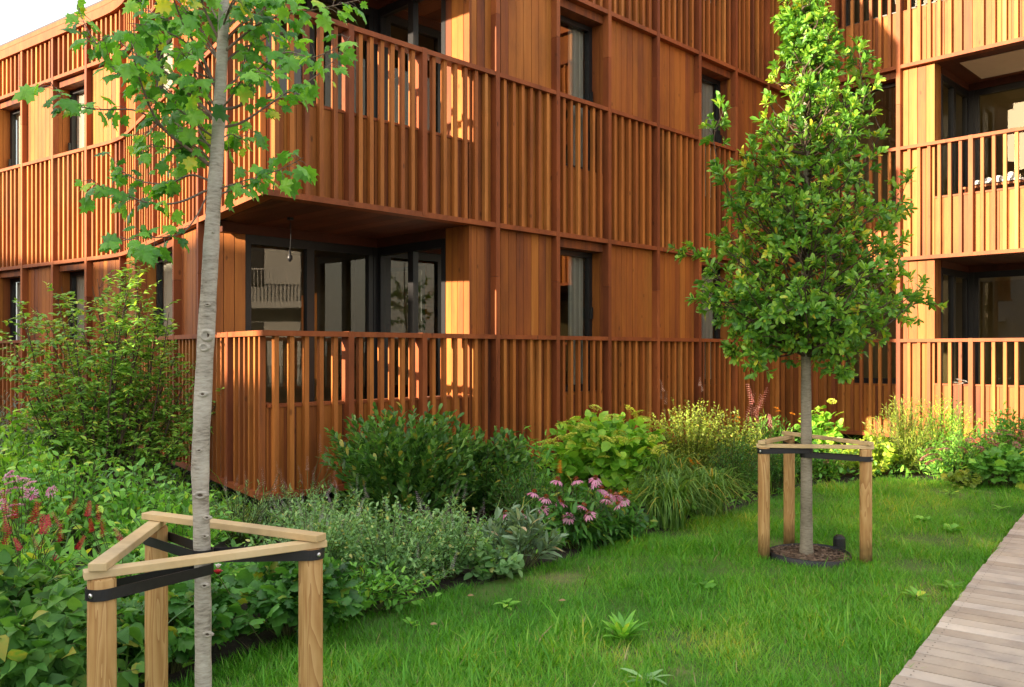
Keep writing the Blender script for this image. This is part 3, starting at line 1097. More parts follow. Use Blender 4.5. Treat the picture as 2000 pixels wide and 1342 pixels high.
F_ORANGE = leaf_mat('petal_orange', (0.55, 0.15, 0.01), (0.75, 0.27, 0.015), (0.85, 0.42, 0.04), tcol=(1.1, 1, .8))
F_TAN = leaf_mat('dry_spike', (0.16, 0.10, 0.075), (0.30, 0.20, 0.17), (0.46, 0.36, 0.32), tcol=(1, 1, 1))
F_MAUVE = leaf_mat('mauve_spike', (0.17, 0.13, 0.14), (0.30, 0.24, 0.26), (0.46, 0.40, 0.40), tcol=(1, 1, 1))
F_WHITE = leaf_mat('petal_white', (0.5, 0.45, 0.40), (0.7, 0.66, 0.6), (0.85, 0.82, 0.78), tcol=(1, 1, 1))

# ------------------------------------------------------------------ grass (uncountable)
def inside(px, py, poly):
    c = np.zeros(len(px), bool)
    n = len(poly)
    for i in range(n):
        x1, y1 = poly[i]
        x2, y2 = poly[(i + 1) % n]
        cond = ((y1 > py) != (y2 > py)) & (px < (x2 - x1) * (py - y1) / ((y2 - y1) if y2 != y1 else 1e-9) + x1)
        c ^= cond
    return c


def vnoise(x, y, sc, seed):
    r = np.random.default_rng(seed)
    out = np.zeros(len(x))
    for k in range(5):
        a = r.uniform(0, 6.28)
        f = sc * (0.6 + 0.5 * k)
        out += np.sin((x * math.cos(a) + y * math.sin(a)) * f + r.uniform(0, 6.28)) * np.cos((y * math.cos(a * 1.7) - x * math.sin(a * 1.7)) * f * .8 + r.uniform(0, 6.28))
    return out / 2.2


NB = 900000
gx = rng.uniform(-2.6, 7.2, NB)
gy = rng.uniform(2.6, 11.0, NB)
keep = inside(gx, gy, LAWN)
dens = np.clip(1.0 - (gy - 4.5) * 0.11, 0.35, 1.0)
bare = np.zeros(NB)
for bx_, by_, br in ((3.05, 6.35, .22), (2.2, 7.0, .18), (1.45, 7.4, .25), (.9, 4.7, .22), (.35, 6.0, .2), (3.5, 7.2, .3), (2.8, 5.6, .3), (.55, 4.5, .18)):
    bare = np.maximum(bare, np.exp(-((gx - bx_) ** 2 + ((gy - by_) * 1.0) ** 2) / br ** 2))
keep &= rng.uniform(0, 1, NB) < dens * (1 - .5 * bare)
keep &= ((gx - 2.277) ** 2 + (gy - 6.6) ** 2) > 0.29 ** 2
# trim to what a camera near this spot can see
keep &= (np.abs(gx) < 0.72 * gy + 0.7)
gx, gy, bare = gx[keep], gy[keep], bare[keep]
ne = 3800
te = rng.uniform(-2.0, 6.8, ne)
oe = rng.uniform(-.05, .022, ne)
gx = np.concatenate([gx, DE0.x + DDIR.x * te + DN.x * oe])
gy = np.concatenate([gy, DE0.y + DDIR.y * te + DN.y * oe])
bare = np.concatenate([bare, np.zeros(ne)])
nb = len(gx)
clump = vnoise(gx, gy, 3.0, 3)
tall = vnoise(gx, gy, 7.0, 5)
hgt = (0.050 + 0.020 * clump + 0.018 * tall + rng.uniform(-.015, .03, nb)) * (1 - .45 * bare)
hgt = np.clip(hgt, .018, .16)
long_ = rng.uniform(0, 1, nb) < 0.02
hgt = np.where(long_, hgt * rng.uniform(1.4, 2.2, nb), hgt)
th = rng.uniform(0, 2 * math.pi, nb) + .6 * clump
lean = rng.uniform(0.15, 1.0, nb)
D = np.stack([np.cos(th) * lean, np.sin(th) * lean, np.ones(nb)], 1)
Nn = np.stack([np.cos(th), np.sin(th), -0.3 * np.ones(nb)], 1)
T_BLADE = tmpl_leaf([0, .5, 1], [.028, .024, 0], fold=0, droop=-.0)
V, T = T_BLADE
V = V.copy()
V[:, 0] *= 1.0
V[:, 2] += 0.35 * V[:, 1] ** 2
rn = np.clip(0.42 + 0.20 * vnoise(gx, gy, 1.6, 9) + 0.14 * clump + 0.2 * bare + rng.normal(0, .17, nb), 0, 1)
dead = rng.uniform(0, 1, nb) < 0.025 + .08 * bare
wscale = hgt
gm = build_cloud('grass', [((V, T), np.stack([gx, gy, np.zeros(nb)], 1)[~dead], D[~dead], Nn[~dead], hgt[~dead], rn[~dead])], G_GRASS, None)
gm['kind'] = 'stuff'
G_DRY = leaf_mat('dry_grass', (0.16, 0.13, 0.05), (0.27, 0.22, 0.09), (0.40, 0.34, 0.17), trans=.2)
gd = build_cloud('dry_grass', [((V, T), np.stack([gx, gy, np.zeros(nb)], 1)[dead], D[dead], Nn[dead], hgt[dead], rn[dead])], G_DRY, None)
gd['kind'] = 'stuff'

# low ground cover filling the bed (uncountable)
nc = 30000
cx = rng.uniform(-6.5, 8.0, nc)
cy = rng.uniform(3.2, 14.5, nc)
k = inside(cx, cy, BED) & ~inside(cx, cy, [(a_, b_ - .03) for a_, b_ in LAWN]) & (np.abs(cx) < .78 * cy + .6)
cx, cy = cx[k], cy[k]
n = len(cx)
D = rng.normal(0, .8, (n, 3)); D[:, 2] = np.abs(D[:, 2]) + .25
Nn = rng.normal(0, .4, (n, 3)) + A([0, 0, 1])
cz = rng.uniform(0, .24, n) * (0.6 + .5 * vnoise(cx, cy, 2.5, 21))
o = build_cloud('ground_cover', [(T_OVATE, np.stack([cx, cy, np.abs(cz)], 1), D, Nn, rng.uniform(.05, .10, n), np.clip(rng.normal(.45, .22, n), 0, 1))], G_MID, None)
o['kind'] = 'stuff'

# wisps of grass growing up through the bed (uncountable)
nw = 5200
wx = rng.uniform(-6.0, 7.6, nw)
wy = rng.uniform(3.6, 13.5, nw)
k = inside(wx, wy, BED) & (np.abs(wx) < .78 * wy + .5) & (vnoise(wx, wy, 2.0, 33) > .05)
wx, wy = wx[k], wy[k]
n = len(wx)
th = rng.uniform(0, 6.283, n)
D = np.stack([np.cos(th) * .45, np.sin(th) * .45, np.ones(n)], 1)
Nn = np.stack([np.cos(th), np.sin(th), -.3 + 0 * th], 1)
Vw, Tw = tmpl_leaf([0, .35, .7, 1], [.007, .009, .006, 0], fold=0, droop=0)
Vw[:, 2] += .45 * Vw[:, 1] ** 2
o = build_cloud('wild_grass', [((Vw, Tw), np.stack([wx, wy, np.zeros(n)], 1), D, Nn, rng.uniform(.25, .72, n), np.clip(rng.normal(.5, .25, n), 0, 1))], G_STRAP, None)
o['kind'] = 'stuff'

# ------------------------------------------------------------------ tree bark
def bark_mat(name, c0, c1, c2, ringscale=16.0):
    m, nt, out = nmat(name)
    L = nt.links
    geo = N(nt, 'ShaderNodeNewGeometry')
    mp = N(nt, 'ShaderNodeVectorMath', operation='MULTIPLY')
    mp.inputs[1].default_value = (16, 16, 75)
    L.new(geo.outputs['Position'], mp.inputs[0])
    no = N(nt, 'ShaderNodeTexNoise', Scale=1.6, Detail=7.0, Roughness=0.7, Distortion=.4)
    L.new(mp.outputs[0], no.inputs['Vector'])
    no2 = N(nt, 'ShaderNodeTexNoise', Scale=6.0, Detail=4.0)
    L.new(geo.outputs['Position'], no2.inputs['Vector'])
    s = math_node(nt, 'MULTIPLY', no.outputs['Fac'], .7)
    s2 = math_node(nt, 'MULTIPLY', no2.outputs['Fac'], .5)
    s = math_node(nt, 'ADD', s, s2)
    s = math_node(nt, 'SUBTRACT', s, .1)
    r = ramp(nt, [(0.30, c0), (0.48, c1), (0.72, c2)])
    L.new(s, r.inputs[0])
    b = N(nt, 'ShaderNodeBsdfPrincipled', Roughness=.85)
    b.inputs['Specular IOR Level'].default_value = .2
    L.new(r.outputs[0], b.inputs['Base Color'])
    bp = N(nt, 'ShaderNodeBump', Strength=.35, Distance=.003)
    L.new(no.outputs['Fac'], bp.inputs['Height'])
    L.new(bp.outputs[0], b.inputs['Normal'])
    L.new(b.outputs[0], out.inputs[0])
    return m


M_BARK1 = bark_mat('pale_bark', (0.12, 0.10, 0.075), (0.34, 0.315, 0.265), (0.52, 0.495, 0.43))
M_BARK2 = bark_mat('grey_bark', (0.10, 0.085, 0.06), (0.22, 0.195, 0.145), (0.34, 0.31, 0.25))
M_KNOT = plain_mat('bark_knot', (0.07, 0.05, 0.035), .9, noise=.4, scale=60)


def catmull(pts, n):
    pts = [Vector(p) for p in pts]
    P_ = [pts[0] * 2 - pts[1]] + pts + [pts[-1] * 2 - pts[-2]]
    out = []
    for i in range(1, len(P_) - 2):
        for k in range(n):
            t = k / n
            p0, p1, p2, p3 = P_[i - 1], P_[i], P_[i + 1], P_[i + 2]
            out.append(0.5 * ((2 * p1) + (-p0 + p2) * t + (2 * p0 - 5 * p1 + 4 * p2 - p3) * t * t + (-p0 + 3 * p1 - 3 * p2 + p3) * t ** 3))
    out.append(pts[-1])
    return out


# ------------------------------------------------------------------ foreground tree with lobed leaves
TY = 3.2
t1 = thing('young_maple_tree', (P(397, 1520, TY)[0], TY, 0), 'young tree with pale smooth trunk and lobed leaves in the nearer wooden stake frame', 'tree', )
tr = [(398, 1520, 0), (397, 1342, 0), (396, 1150, 0), (394, 1050, 0), (391, 930, 0), (393, 850, .0), (400, 700, 0), (408, 560, .01), (417, 400, .02), (426, 260, .03), (433, 120, .03), (438, 0, .04), (443, -120, .05), (447, -250, .05), (450, -380, .05)]
ctr = catmull([P(u, v, TY + d) for u, v, d in tr], 6)
zz = [c.z for c in ctr]
rad = []
for c in ctr:
    w = np.interp(EYE * 0 + c.z, [0, .35, 1.0, 1.2, 1.7, 2.1, 2.4, 2.9, 3.6], [.0325, .0300, .0300, .0320, .0310, .0275, .0245, .019, .008])
    rad.append(w * (1 + .03 * math.sin(c.z * 23) + .02 * math.sin(c.z * 51)))
mb = MB()
mb.tube(ctr, rad, 18, rnd=.5)
trunk1 = mb.build('trunk', M_BARK1, t1, smooth=True)
# knots and pruning scars on the trunk
for (u, v, s, big) in ((402, 655, .027, 1), (397, 678, .020, 1), (390, 968, .028, 0), (403, 1012, .016, 0), (399, 1048, .014, 0), (398, 1145, .018, 0), (404, 1240, .020, 0), (395, 770, .020, 0),
                       (388, 880, .014, 0), (410, 452, .008, 0), (403, 595, .013, 0), (384, 915, .010, 0)):
    zk = P(u, v, TY - .035)[2]
    ik = min(range(len(ctr)), key=lambda q: abs(ctr[q].z - zk))
    c = Vector((P(u, v, TY - .035)[0], ctr[ik].y - rad[ik] * .93, zk))
    npt = 12
    rows = []
    for rr, hh in ((1.0, -.004), (.8, .006), (.55, .008), (.30, -.001 if big else .003)):
        rows.append([Vector((c.x + math.cos(q * 6.283 / npt) * s * rr * 1.1 * (1 + .12 * math.sin(q * 2.3 + u)), c.y - hh * (s / .02), c.z + math.sin(q * 6.283 / npt) * s * rr * (.62 if not big else 1.0))) for q in range(npt)])
    mk = MB()
    i0 = 0
    for rw in rows:
        mk.v += [tuple(p) for p in rw]
        mk.r += [.5] * npt
    for a_ in range(3):
        for q in range(npt):
            q2 = (q + 1) % npt
            mk.f.append((i0 + a_ * npt + q, i0 + a_ * npt + q2, i0 + (a_ + 1) * npt + q2, i0 + (a_ + 1) * npt + q))
    mk.f.append(tuple(i0 + 3 * npt + q for q in range(npt)))
    knots = mk.build('knot', [M_BARK1, M_KNOT], trunk1, smooth=True)
    for pl in knots.data.polygons:
        if len(pl.vertices) > 4:
            pl.material_index = 1

# branches: photo-guided polylines with real depth (fraction towards / away from the camera)
BR = [
    ([(412, 325), (375, 296), (330, 262), (300, 225), (278, 170), (262, 118), (256, 80)], -.35, .010),
    ([(408, 352), (372, 342), (330, 358), (280, 355), (240, 335), (212, 300)], .30, .006),
    ([(322, 255), (270, 217), (200, 214), (150, 207), (120, 190), (98, 160)], -.45, .005),
    ([(403, 372), (350, 395), (300, 398), (255, 385), (210, 372), (178, 350)], -.30, .006),
    ([(406, 378), (385, 420), (355, 455), (305, 464), (283, 458), (262, 466), (238, 470)], -.40, .0045),
    ([(426, 185), (395, 112), (360, 50), (338, -5), (325, -60)], -.25, .009),
    ([(418, 230), (350, 165), (300, 130), (240, 150), (200, 100), (172, 60), (150, 10)], .25, .008),
    ([(430, 120), (385, 70), (330, 40), (290, 20), (250, -30)], .40, .007),
    ([(422, 215), (470, 205), (492, 165), (512, 128), (560, 102), (610, 112), (660, 92)], -.30, .008),
    ([(424, 250), (470, 240), (520, 208), (560, 182), (600, 160), (648, 122), (684, 70)], .30, .007),
    ([(418, 372), (480, 352), (520, 341), (560, 325), (592, 308)], -.35, .004),
    ([(415, 385), (450, 372), (485, 362), (512, 345)], .20, .005),
    ([(434, 105), (500, 50), (560, 28), (620, 18), (700, 0)], -.25, .007),
    ([(436, 60), (490, 10), (540, -40), (600, -60)], .3, .007),
    ([(434, 90), (400, 20), (380, -50), (350, -120)], -.1, .008),
    ([(430, 160), (380, 140), (335, 110), (295, 80), (262, 70)], -.15, .006),
    ([(424, 240), (380, 205), (345, 190), (310, 160), (275, 130)], .2, .006),
    ([(420, 290), (370, 260), (330, 235), (300, 250), (262, 280)], .35, .005),
    ([(430, 130), (470, 95), (500, 85), (540, 65), (575, 72)], .2, .006),
    ([(414, 330), (390, 300), (360, 300), (335, 325)], .45, .004),
    ([(437, 40), (470, -10), (520, -20), (570, -15)], -.3, .006),
    ([(428, 180), (465, 150), (480, 110), (500, 60), (515, 10)], .1, .006),
    ([(425, 230), (400, 190), (375, 130), (350, 95)], -.45, .006),
    ([(420, 270), (385, 245), (350, 215), (320, 205), (285, 190)], -.15, .006),
    ([(424, 215), (390, 165), (352, 150), (318, 128), (280, 105)], .15, .006),
    ([(428, 175), (395, 130), (365, 85), (320, 60), (290, 50), (250, 45)], -.35, .006),
    ([(416, 318), (380, 285), (340, 290), (300, 285), (272, 300)], -.1, .005),
    ([(431, 120), (400, 70), (365, 20), (330, -10), (290, -20)], .15, .006),
    ([(434, 80), (420, 30), (400, 0), (385, -30)], .35, .006),
    ([(426, 220), (455, 185), (475, 150), (500, 140), (530, 150)], -.35, .005),
    ([(433, 90), (470, 50), (500, 30), (535, 0)], .05, .006),
    ([(420, 280), (450, 262), (470, 270), (490, 250)], .3, .004),
    ([(436, 50), (450, 10), (470, -25)], -.3, .006),
    ([(418, 300), (395, 265), (380, 230), (365, 180)], .4, .005),
    ([(300, 130), (250, 95), (215, 70), (185, 85), (160, 60)], .0, .004),
]
bm_ = MB()
lp, ld, ln_, ls, lr = [], [], [], [], []
for pts, dep, r0 in BR:
    n = len(pts)
    w3 = [P(u, v, TY + .03 + dep * (k / (n - 1)) ** 1.2) for k, (u, v) in enumerate(pts)]
    c = catmull(w3, 5)
    bm_.tube(c, [max(.0013, r0 * .8 * (1 - .85 * k / len(c))) for k in range(len(c))], 6, cap=False)
    m = len(c)
    L_ = sum((c[i + 1] - c[i]).length for i in range(m - 1))
    nl = int(L_ * 38) + 4
    for q in range(nl):
        f = .25 + .75 * (q + random.random() * .6) / nl
        f = min(f, 1.0)
        i = min(m - 2, int(f * (m - 1)))
        base = c[i].lerp(c[i + 1], f * (m - 1) - i if f < 1 else 1)
        tn = (c[i + 1] - c[i]).normalized()
        d = Vector((random.gauss(0, 1), random.gauss(0, 1), random.gauss(-.1, .7))).normalized()
        d = (d + tn * .5).normalized()
        pet = random.uniform(.02, .06)
        e = base + d * pet + Vector((0, 0, -.006))
        bm_.tube([base, base + d * pet * .5 + Vector((0, 0, .004)), e], .0011, 4, cap=False)
        dd = Vector((d.x * .8, d.y * .8, d.z * .3 - .40 + random.gauss(0, .25)))
        lp.append(e); ld.append(dd)
        ln_.append((random.gauss(0, .5), random.gauss(-.35, .5), .8))
        ls.append(random.uniform(.028, .076)); lr.append(min(1, max(0, random.gauss(.48, .24))))
cr = build_cloud('crown', [(T_MAPLE, np.array(lp), np.array(ld), np.array(ln_), np.array(ls), np.array(lr))], G_MAPLE, t1)
M_TWIG1 = plain_mat('young_branch', (0.16, 0.115, 0.085), .7, noise=.3, scale=30)
bm_.build('branch', M_TWIG1, t1, smooth=True)

# ------------------------------------------------------------------ second tree, dense conical crown
T2X, T2Y = 2.277, 6.6
t2o = thing('young_oak_tree', (T2X, T2Y, 0), 'young tree with dense conical crown of glossy leaves standing in the black edging ring', 'tree')
mb = MB()
trk = catmull([(T2X, T2Y, 0), (T2X + .0, T2Y, .6), (T2X, T2Y + .01, 1.5), (T2X - .01, T2Y + .01, 2.4), (T2X + .0, T2Y, 3.3), (T2X - .05, T2Y, 4.38)], 8)
mb.tube(trk, [np.interp(c.z, [0, .08, .3, 1.5, 2.6, 3.6, 4.4], [.062, .050, .045, .037, .026, .014, .005]) * (1 + .025 * math.sin(c.z * 31)) for c in trk], 16, rnd=.5)
mb.build('trunk', M_BARK2, t2o, smooth=True)
bm_ = MB()
tips = []


def branch2(p0, p1, rad, ntips, sag=0.0, twig=.16):
    p0, p1 = Vector(p0), Vector(p1)
    mid = p0.lerp(p1, .5) + Vector((random.gauss(0, .05), random.gauss(0, .05), -sag))
    c = catmull([p0, mid, p1], 6)
    bm_.tube(c, [max(.0022, rad * (1 - .8 * k / len(c))) for k in range(len(c))], 6, cap=False)
    for q in range(ntips):
        f = .28 + .72 * (q + random.random()) / ntips
        i = min(len(c) - 2, int(f * (len(c) - 1)))
        b_ = c[i]
        tn = (c[i + 1] - c[i]).normalized()
        dv = (Vector((random.gauss(0, 1), random.gauss(0, 1), random.gauss(.35, .7))).normalized() + tn * .6).normalized()
        e = b_ + dv * random.uniform(.05, twig)
        bm_.tube([b_, e], [.002, .0014], 4, cap=False)
        tips.append((e, dv))
    tips.append((p1, (p1 - mid).normalized()))


def env(v):
    return np.interp(v, [-40, 30, 100, 200, 300, 380, 450, 550, 600, 650, 700, 725], [6, 36, 54, 86, 122, 146, 182, 212, 206, 168, 104, 30])


for q in range(330):
    v = random.uniform(0, 700) if q > 20 else random.uniform(420, 690)
    rpx = env(v) / 252.5
    a = random.uniform(0, 6.283)
    zt = EYE + (HOR - v) / 252.5
    rr = rpx * math.sqrt(random.uniform(.35, 1))
    zb = max(1.55, zt - rr * random.uniform(.5, .9)) if v < 600 else max(1.62, zt + random.uniform(-.05, .3))
    zb = min(zb, 4.2)
    branch2((T2X, T2Y, zb), (T2X + rr * math.cos(a), T2Y + rr * math.sin(a), zt), .010, max(3, int(rr * 11)), sag=.03)
for pts, dy in (([(1600, 560), (1680, 400), (1722, 262), (1688, 105)], .15), ([(1600, 500), (1668, 300), (1690, 180), (1680, 95)], .0), ([(1560, 580), (1450, 440), (1402, 320), (1415, 212)], -.15), ([(1545, 600), (1420, 520), (1335, 490)], .2),
                ([(1620, 600), (1740, 470), (1772, 352)], -.1), ([(1630, 620), (1760, 600), (1815, 590)], .1), ([(1530, 640), (1440, 590), (1385, 592)], -.2),
                ([(1540, 640), (1470, 690), (1432, 690)], .1), ([(1600, 660), (1640, 700), (1645, 735)], -.2), ([(1560, 520), (1470, 380), (1450, 300)], .2),
                ([(1570, 300), (1560, 100), (1540, -10)], .02), ([(1575, 320), (1590, 150), (1600, 20)], -.05), ([(1600, 520), (1700, 420), (1745, 420)], .3), ([(1570, 640), (1500, 690), (1480, 715)], -.3)):
    w3 = [P(u, v, T2Y + dy * k / (len(pts) - 1)) for k, (u, v) in enumerate(pts)]
    for k in range(len(w3) - 1):
        branch2(w3[k], w3[k + 1], .009 - .002 * k, 11 if k else 6, twig=.15)
lp, ld, ln_, ls, lr = [], [], [], [], []
for e, dv in tips:
    nl = random.randint(8, 13)
    a0 = random.uniform(0, 6.28)
    ref = Vector((0, 0, 1)) if abs(dv.z) < .9 else Vector((1, 0, 0))
    x_ = dv.cross(ref).normalized()
    y_ = dv.cross(x_)
    tone = random.gauss(0, .14)
    for k in range(nl):
        th = a0 + k * 2.4
        opn = random.uniform(.45, 1.5) if k > 2 else random.uniform(.1, .5)
        d = dv * 1.0 + (x_ * math.cos(th) + y_ * math.sin(th)) * opn
        lp.append(e - dv * random.uniform(0, .045)); ld.append(d)
        nv = dv + Vector((random.gauss(0, .3), random.gauss(0, .3), .35))
        ln_.append(nv)
        ls.append(random.uniform(.036, .084)); lr.append(min(1, max(0, random.gauss(.5, .16) + tone)))
build_cloud('crown', [(T_OBOV, np.array(lp), np.array(ld), np.array(ln_), np.array(ls), np.array(lr))], G_OAK, t2o)
bm_.build('branch', M_TWIG, t2o, smooth=True)

# black edging ring with mulch round the second tree
M_RUBBER = plain_mat('black_rubber', (0.012, 0.013, 0.015), .5, noise=.2)
M_MULCH = wood_mat('bark_mulch', [(0.1, (0.03, 0.02, 0.014)), (0.5, (0.11, 0.075, 0.05)), (0.95, (0.24, 0.18, 0.13))], grain=(30, 30, 30), knots=False)
rt = thing('tree_ring', (T2X, T2Y, 0), 'black rubber edging ring filled with bark mulch around the conical tree', 'tree ring')
mb = MB()
nseg = 48
RC = Vector((T2X + .02, T2Y))
prof = [(.285, -.02), (.293, .044), (.300, .048), (.307, .044), (.312, -.02)]
for k in range(nseg):
    for (r_, z_) in prof:
        a = k * 2 * math.pi / nseg
        rr = r_ * (1 + .02 * math.sin(3 * a + 1))
        mb.v.append((RC.x + rr * math.cos(a), RC.y + rr * math.sin(a), z_ * (1 + .15 * math.sin(2 * a))))
        mb.r.append(.5)
np_ = len(prof)
for k in range(nseg):
    for j in range(np_ - 1):
        k2 = (k + 1) % nseg
        mb.f.append((k * np_ + j, k * np_ + j + 1, k2 * np_ + j + 1, k2 * np_ + j))
mb.build('rim', M_RUBBER, rt, smooth=True)
mb = MB()
mb.poly([(RC.x + .28 * math.cos(a * 6.283 / 32), RC.y + .28 * math.sin(a * 6.283 / 32), .025) for a in range(32)], .2)
for k in range(700):
    a, r_ = random.uniform(0, 6.283), .27 * math.sqrt(random.random())
    x_, y_ = RC.x + r_ * math.cos(a), RC.y + r_ * math.sin(a)
    if (x_ - T2X) ** 2 + (y_ - T2Y) ** 2 < .055 ** 2:
        continue
    th = random.uniform(0, 3.14)
    fr_ = ((x_, y_), (math.cos(th), math.sin(th)), (-math.sin(th), math.cos(th)))
    l_ = random.uniform(.008, .03)
    z_ = .024 + random.uniform(0, .02)
    mb.box(fr_, -l_, l_, -.006, .006, z_, z_ + .006)
mu = mb.build('mulch', M_MULCH, rt)
# small grey stub of the irrigation / edging join beside the ring
so = thing('edging_stub', (2.60, 6.78, 0), 'short black plastic stub standing on the lawn behind the edging ring', 'stub')
mb = MB()
mb.tube([(2.60, 6.78, -.02), (2.60, 6.78, .115), (2.60, 6.78, .13)], [.05, .046, .038], 14)
mb.build('pipe', M_RUBBER, so)
mb = MB()
mb.tube([(2.60, 6.78, .131), (2.60, 6.78, .14)], [.03, .026], 12)
mb.build('cap', M_FRAME, so)

# ------------------------------------------------------------------ stake frames
def stake_mat():
    m, nt, out = nmat('pine_stake')
    L = nt.links
    geo = N(nt, 'ShaderNodeNewGeometry')
    att = N(nt, 'ShaderNodeAttribute', attribute_name='rnd')
    mp = N(nt, 'ShaderNodeVectorMath', operation='MULTIPLY')
    mp.inputs[1].default_value = (14, 14, 1.5)
    L.new(geo.outputs['Position'], mp.inputs[0])
    ad = N(nt, 'ShaderNodeVectorMath', operation='ADD')
    L.new(mp.outputs[0], ad.inputs[0])
    sc = math_node(nt, 'MULTIPLY', att.outputs['Fac'], 19.0)
    L.new(sc, ad.inputs[1])
    wv = N(nt, 'ShaderNodeTexNoise', Scale=1.0, Detail=2.0, Distortion=.5)
    L.new(ad.outputs[0], wv.inputs['Vector'])
    s = math_node(nt, 'MULTIPLY', wv.outputs['Fac'], 9.0)
    s = math_node(nt, 'FRACT', s, 0)
    no = N(nt, 'ShaderNodeTexNoise', Scale=5.0, Detail=6.0, Roughness=.7)
    L.new(ad.outputs[0], no.inputs['Vector'])
    n2 = math_node(nt, 'MULTIPLY', no.outputs['Fac'], .5)
    s = math_node(nt, 'MULTIPLY', s, .5)
    s = math_node(nt, 'ADD', s, n2)
    r = ramp(nt, [(0.12, (0.52, 0.34, 0.15)), (0.45, (0.42, 0.25, 0.095)), (.72, (0.33, 0.175, 0.06)), (0.92, (0.17, 0.08, 0.028))])
    L.new(s, r.inputs[0])
    b = N(nt, 'ShaderNodeBsdfPrincipled', Roughness=.6)
    b.inputs['Specular IOR Level'].default_value = .3
    sep = N(nt, 'ShaderNodeSeparateXYZ')
    L.new(geo.outputs['Position'], sep.inputs[0])
    mr = N(nt, 'ShaderNodeMapRange')
    L.new(sep.outputs['Z'], mr.inputs['Value'])
    mr.inputs['From Min'].default_value = 0.22
    mr.inputs['From Max'].default_value = 0.0
    n3 = N(nt, 'ShaderNodeTexNoise', Scale=22.0, Detail=5.0)
    L.new(geo.outputs['Position'], n3.inputs['Vector'])
    md = math_node(nt, 'MULTIPLY', mr.outputs['Result'], n3.outputs['Fac'])
    md = math_node(nt, 'MULTIPLY', md, 1.3)
    mx = N(nt, 'ShaderNodeMix', data_type='RGBA')
    L.new(md, mx.inputs['Factor'])
    L.new(r.outputs[0], mx.inputs['A'])
    mx.inputs['B'].default_value = (0.06, 0.045, 0.025, 1)
    L.new(mx.outputs['Result'], b.inputs['Base Color'])
    L.new(b.outputs[0], out.inputs[0])
    return m


M_STAKE = stake_mat()
M_PLANK = wood_mat('pine_plank', [(0.05, (0.34, 0.22, 0.10)), (0.5, (0.52, 0.38, 0.20)), (0.95, (0.62, 0.50, 0.31))], grain=(10, 10, 10), gstr=.4, rough=.6)
M_STRAP = plain_mat('black_strap', (0.014, 0.014, 0.016), .45, noise=.25, scale=60)
M_BOLT = plain_mat('zinc_bolt', (0.6, 0.6, 0.6), .3, metal=1.0)


def beam(mb, a, b, w, h, ext, rnd=None):
    a, b = Vector(a), Vector(b)
    d = (b - a).normalized()
    a = a - d * ext[0]
    b = b + d * ext[1]
    s = Vector((d.y, -d.x, 0)).normalized() * (w / 2)
    c = [a - s, a + s, b + s, b - s]
    lo = [(p.x, p.y, p.z) for p in c]
    hi = [(p.x, p.y, p.z + h) for p in c]
    ar = sum(lo[i][0] * lo[(i + 1) % 4][1] - lo[(i + 1) % 4][0] * lo[i][1] for i in range(4))
    if ar < 0:
        lo, hi = lo[::-1], hi[::-1]
    mb.box8(lo + hi, rnd)


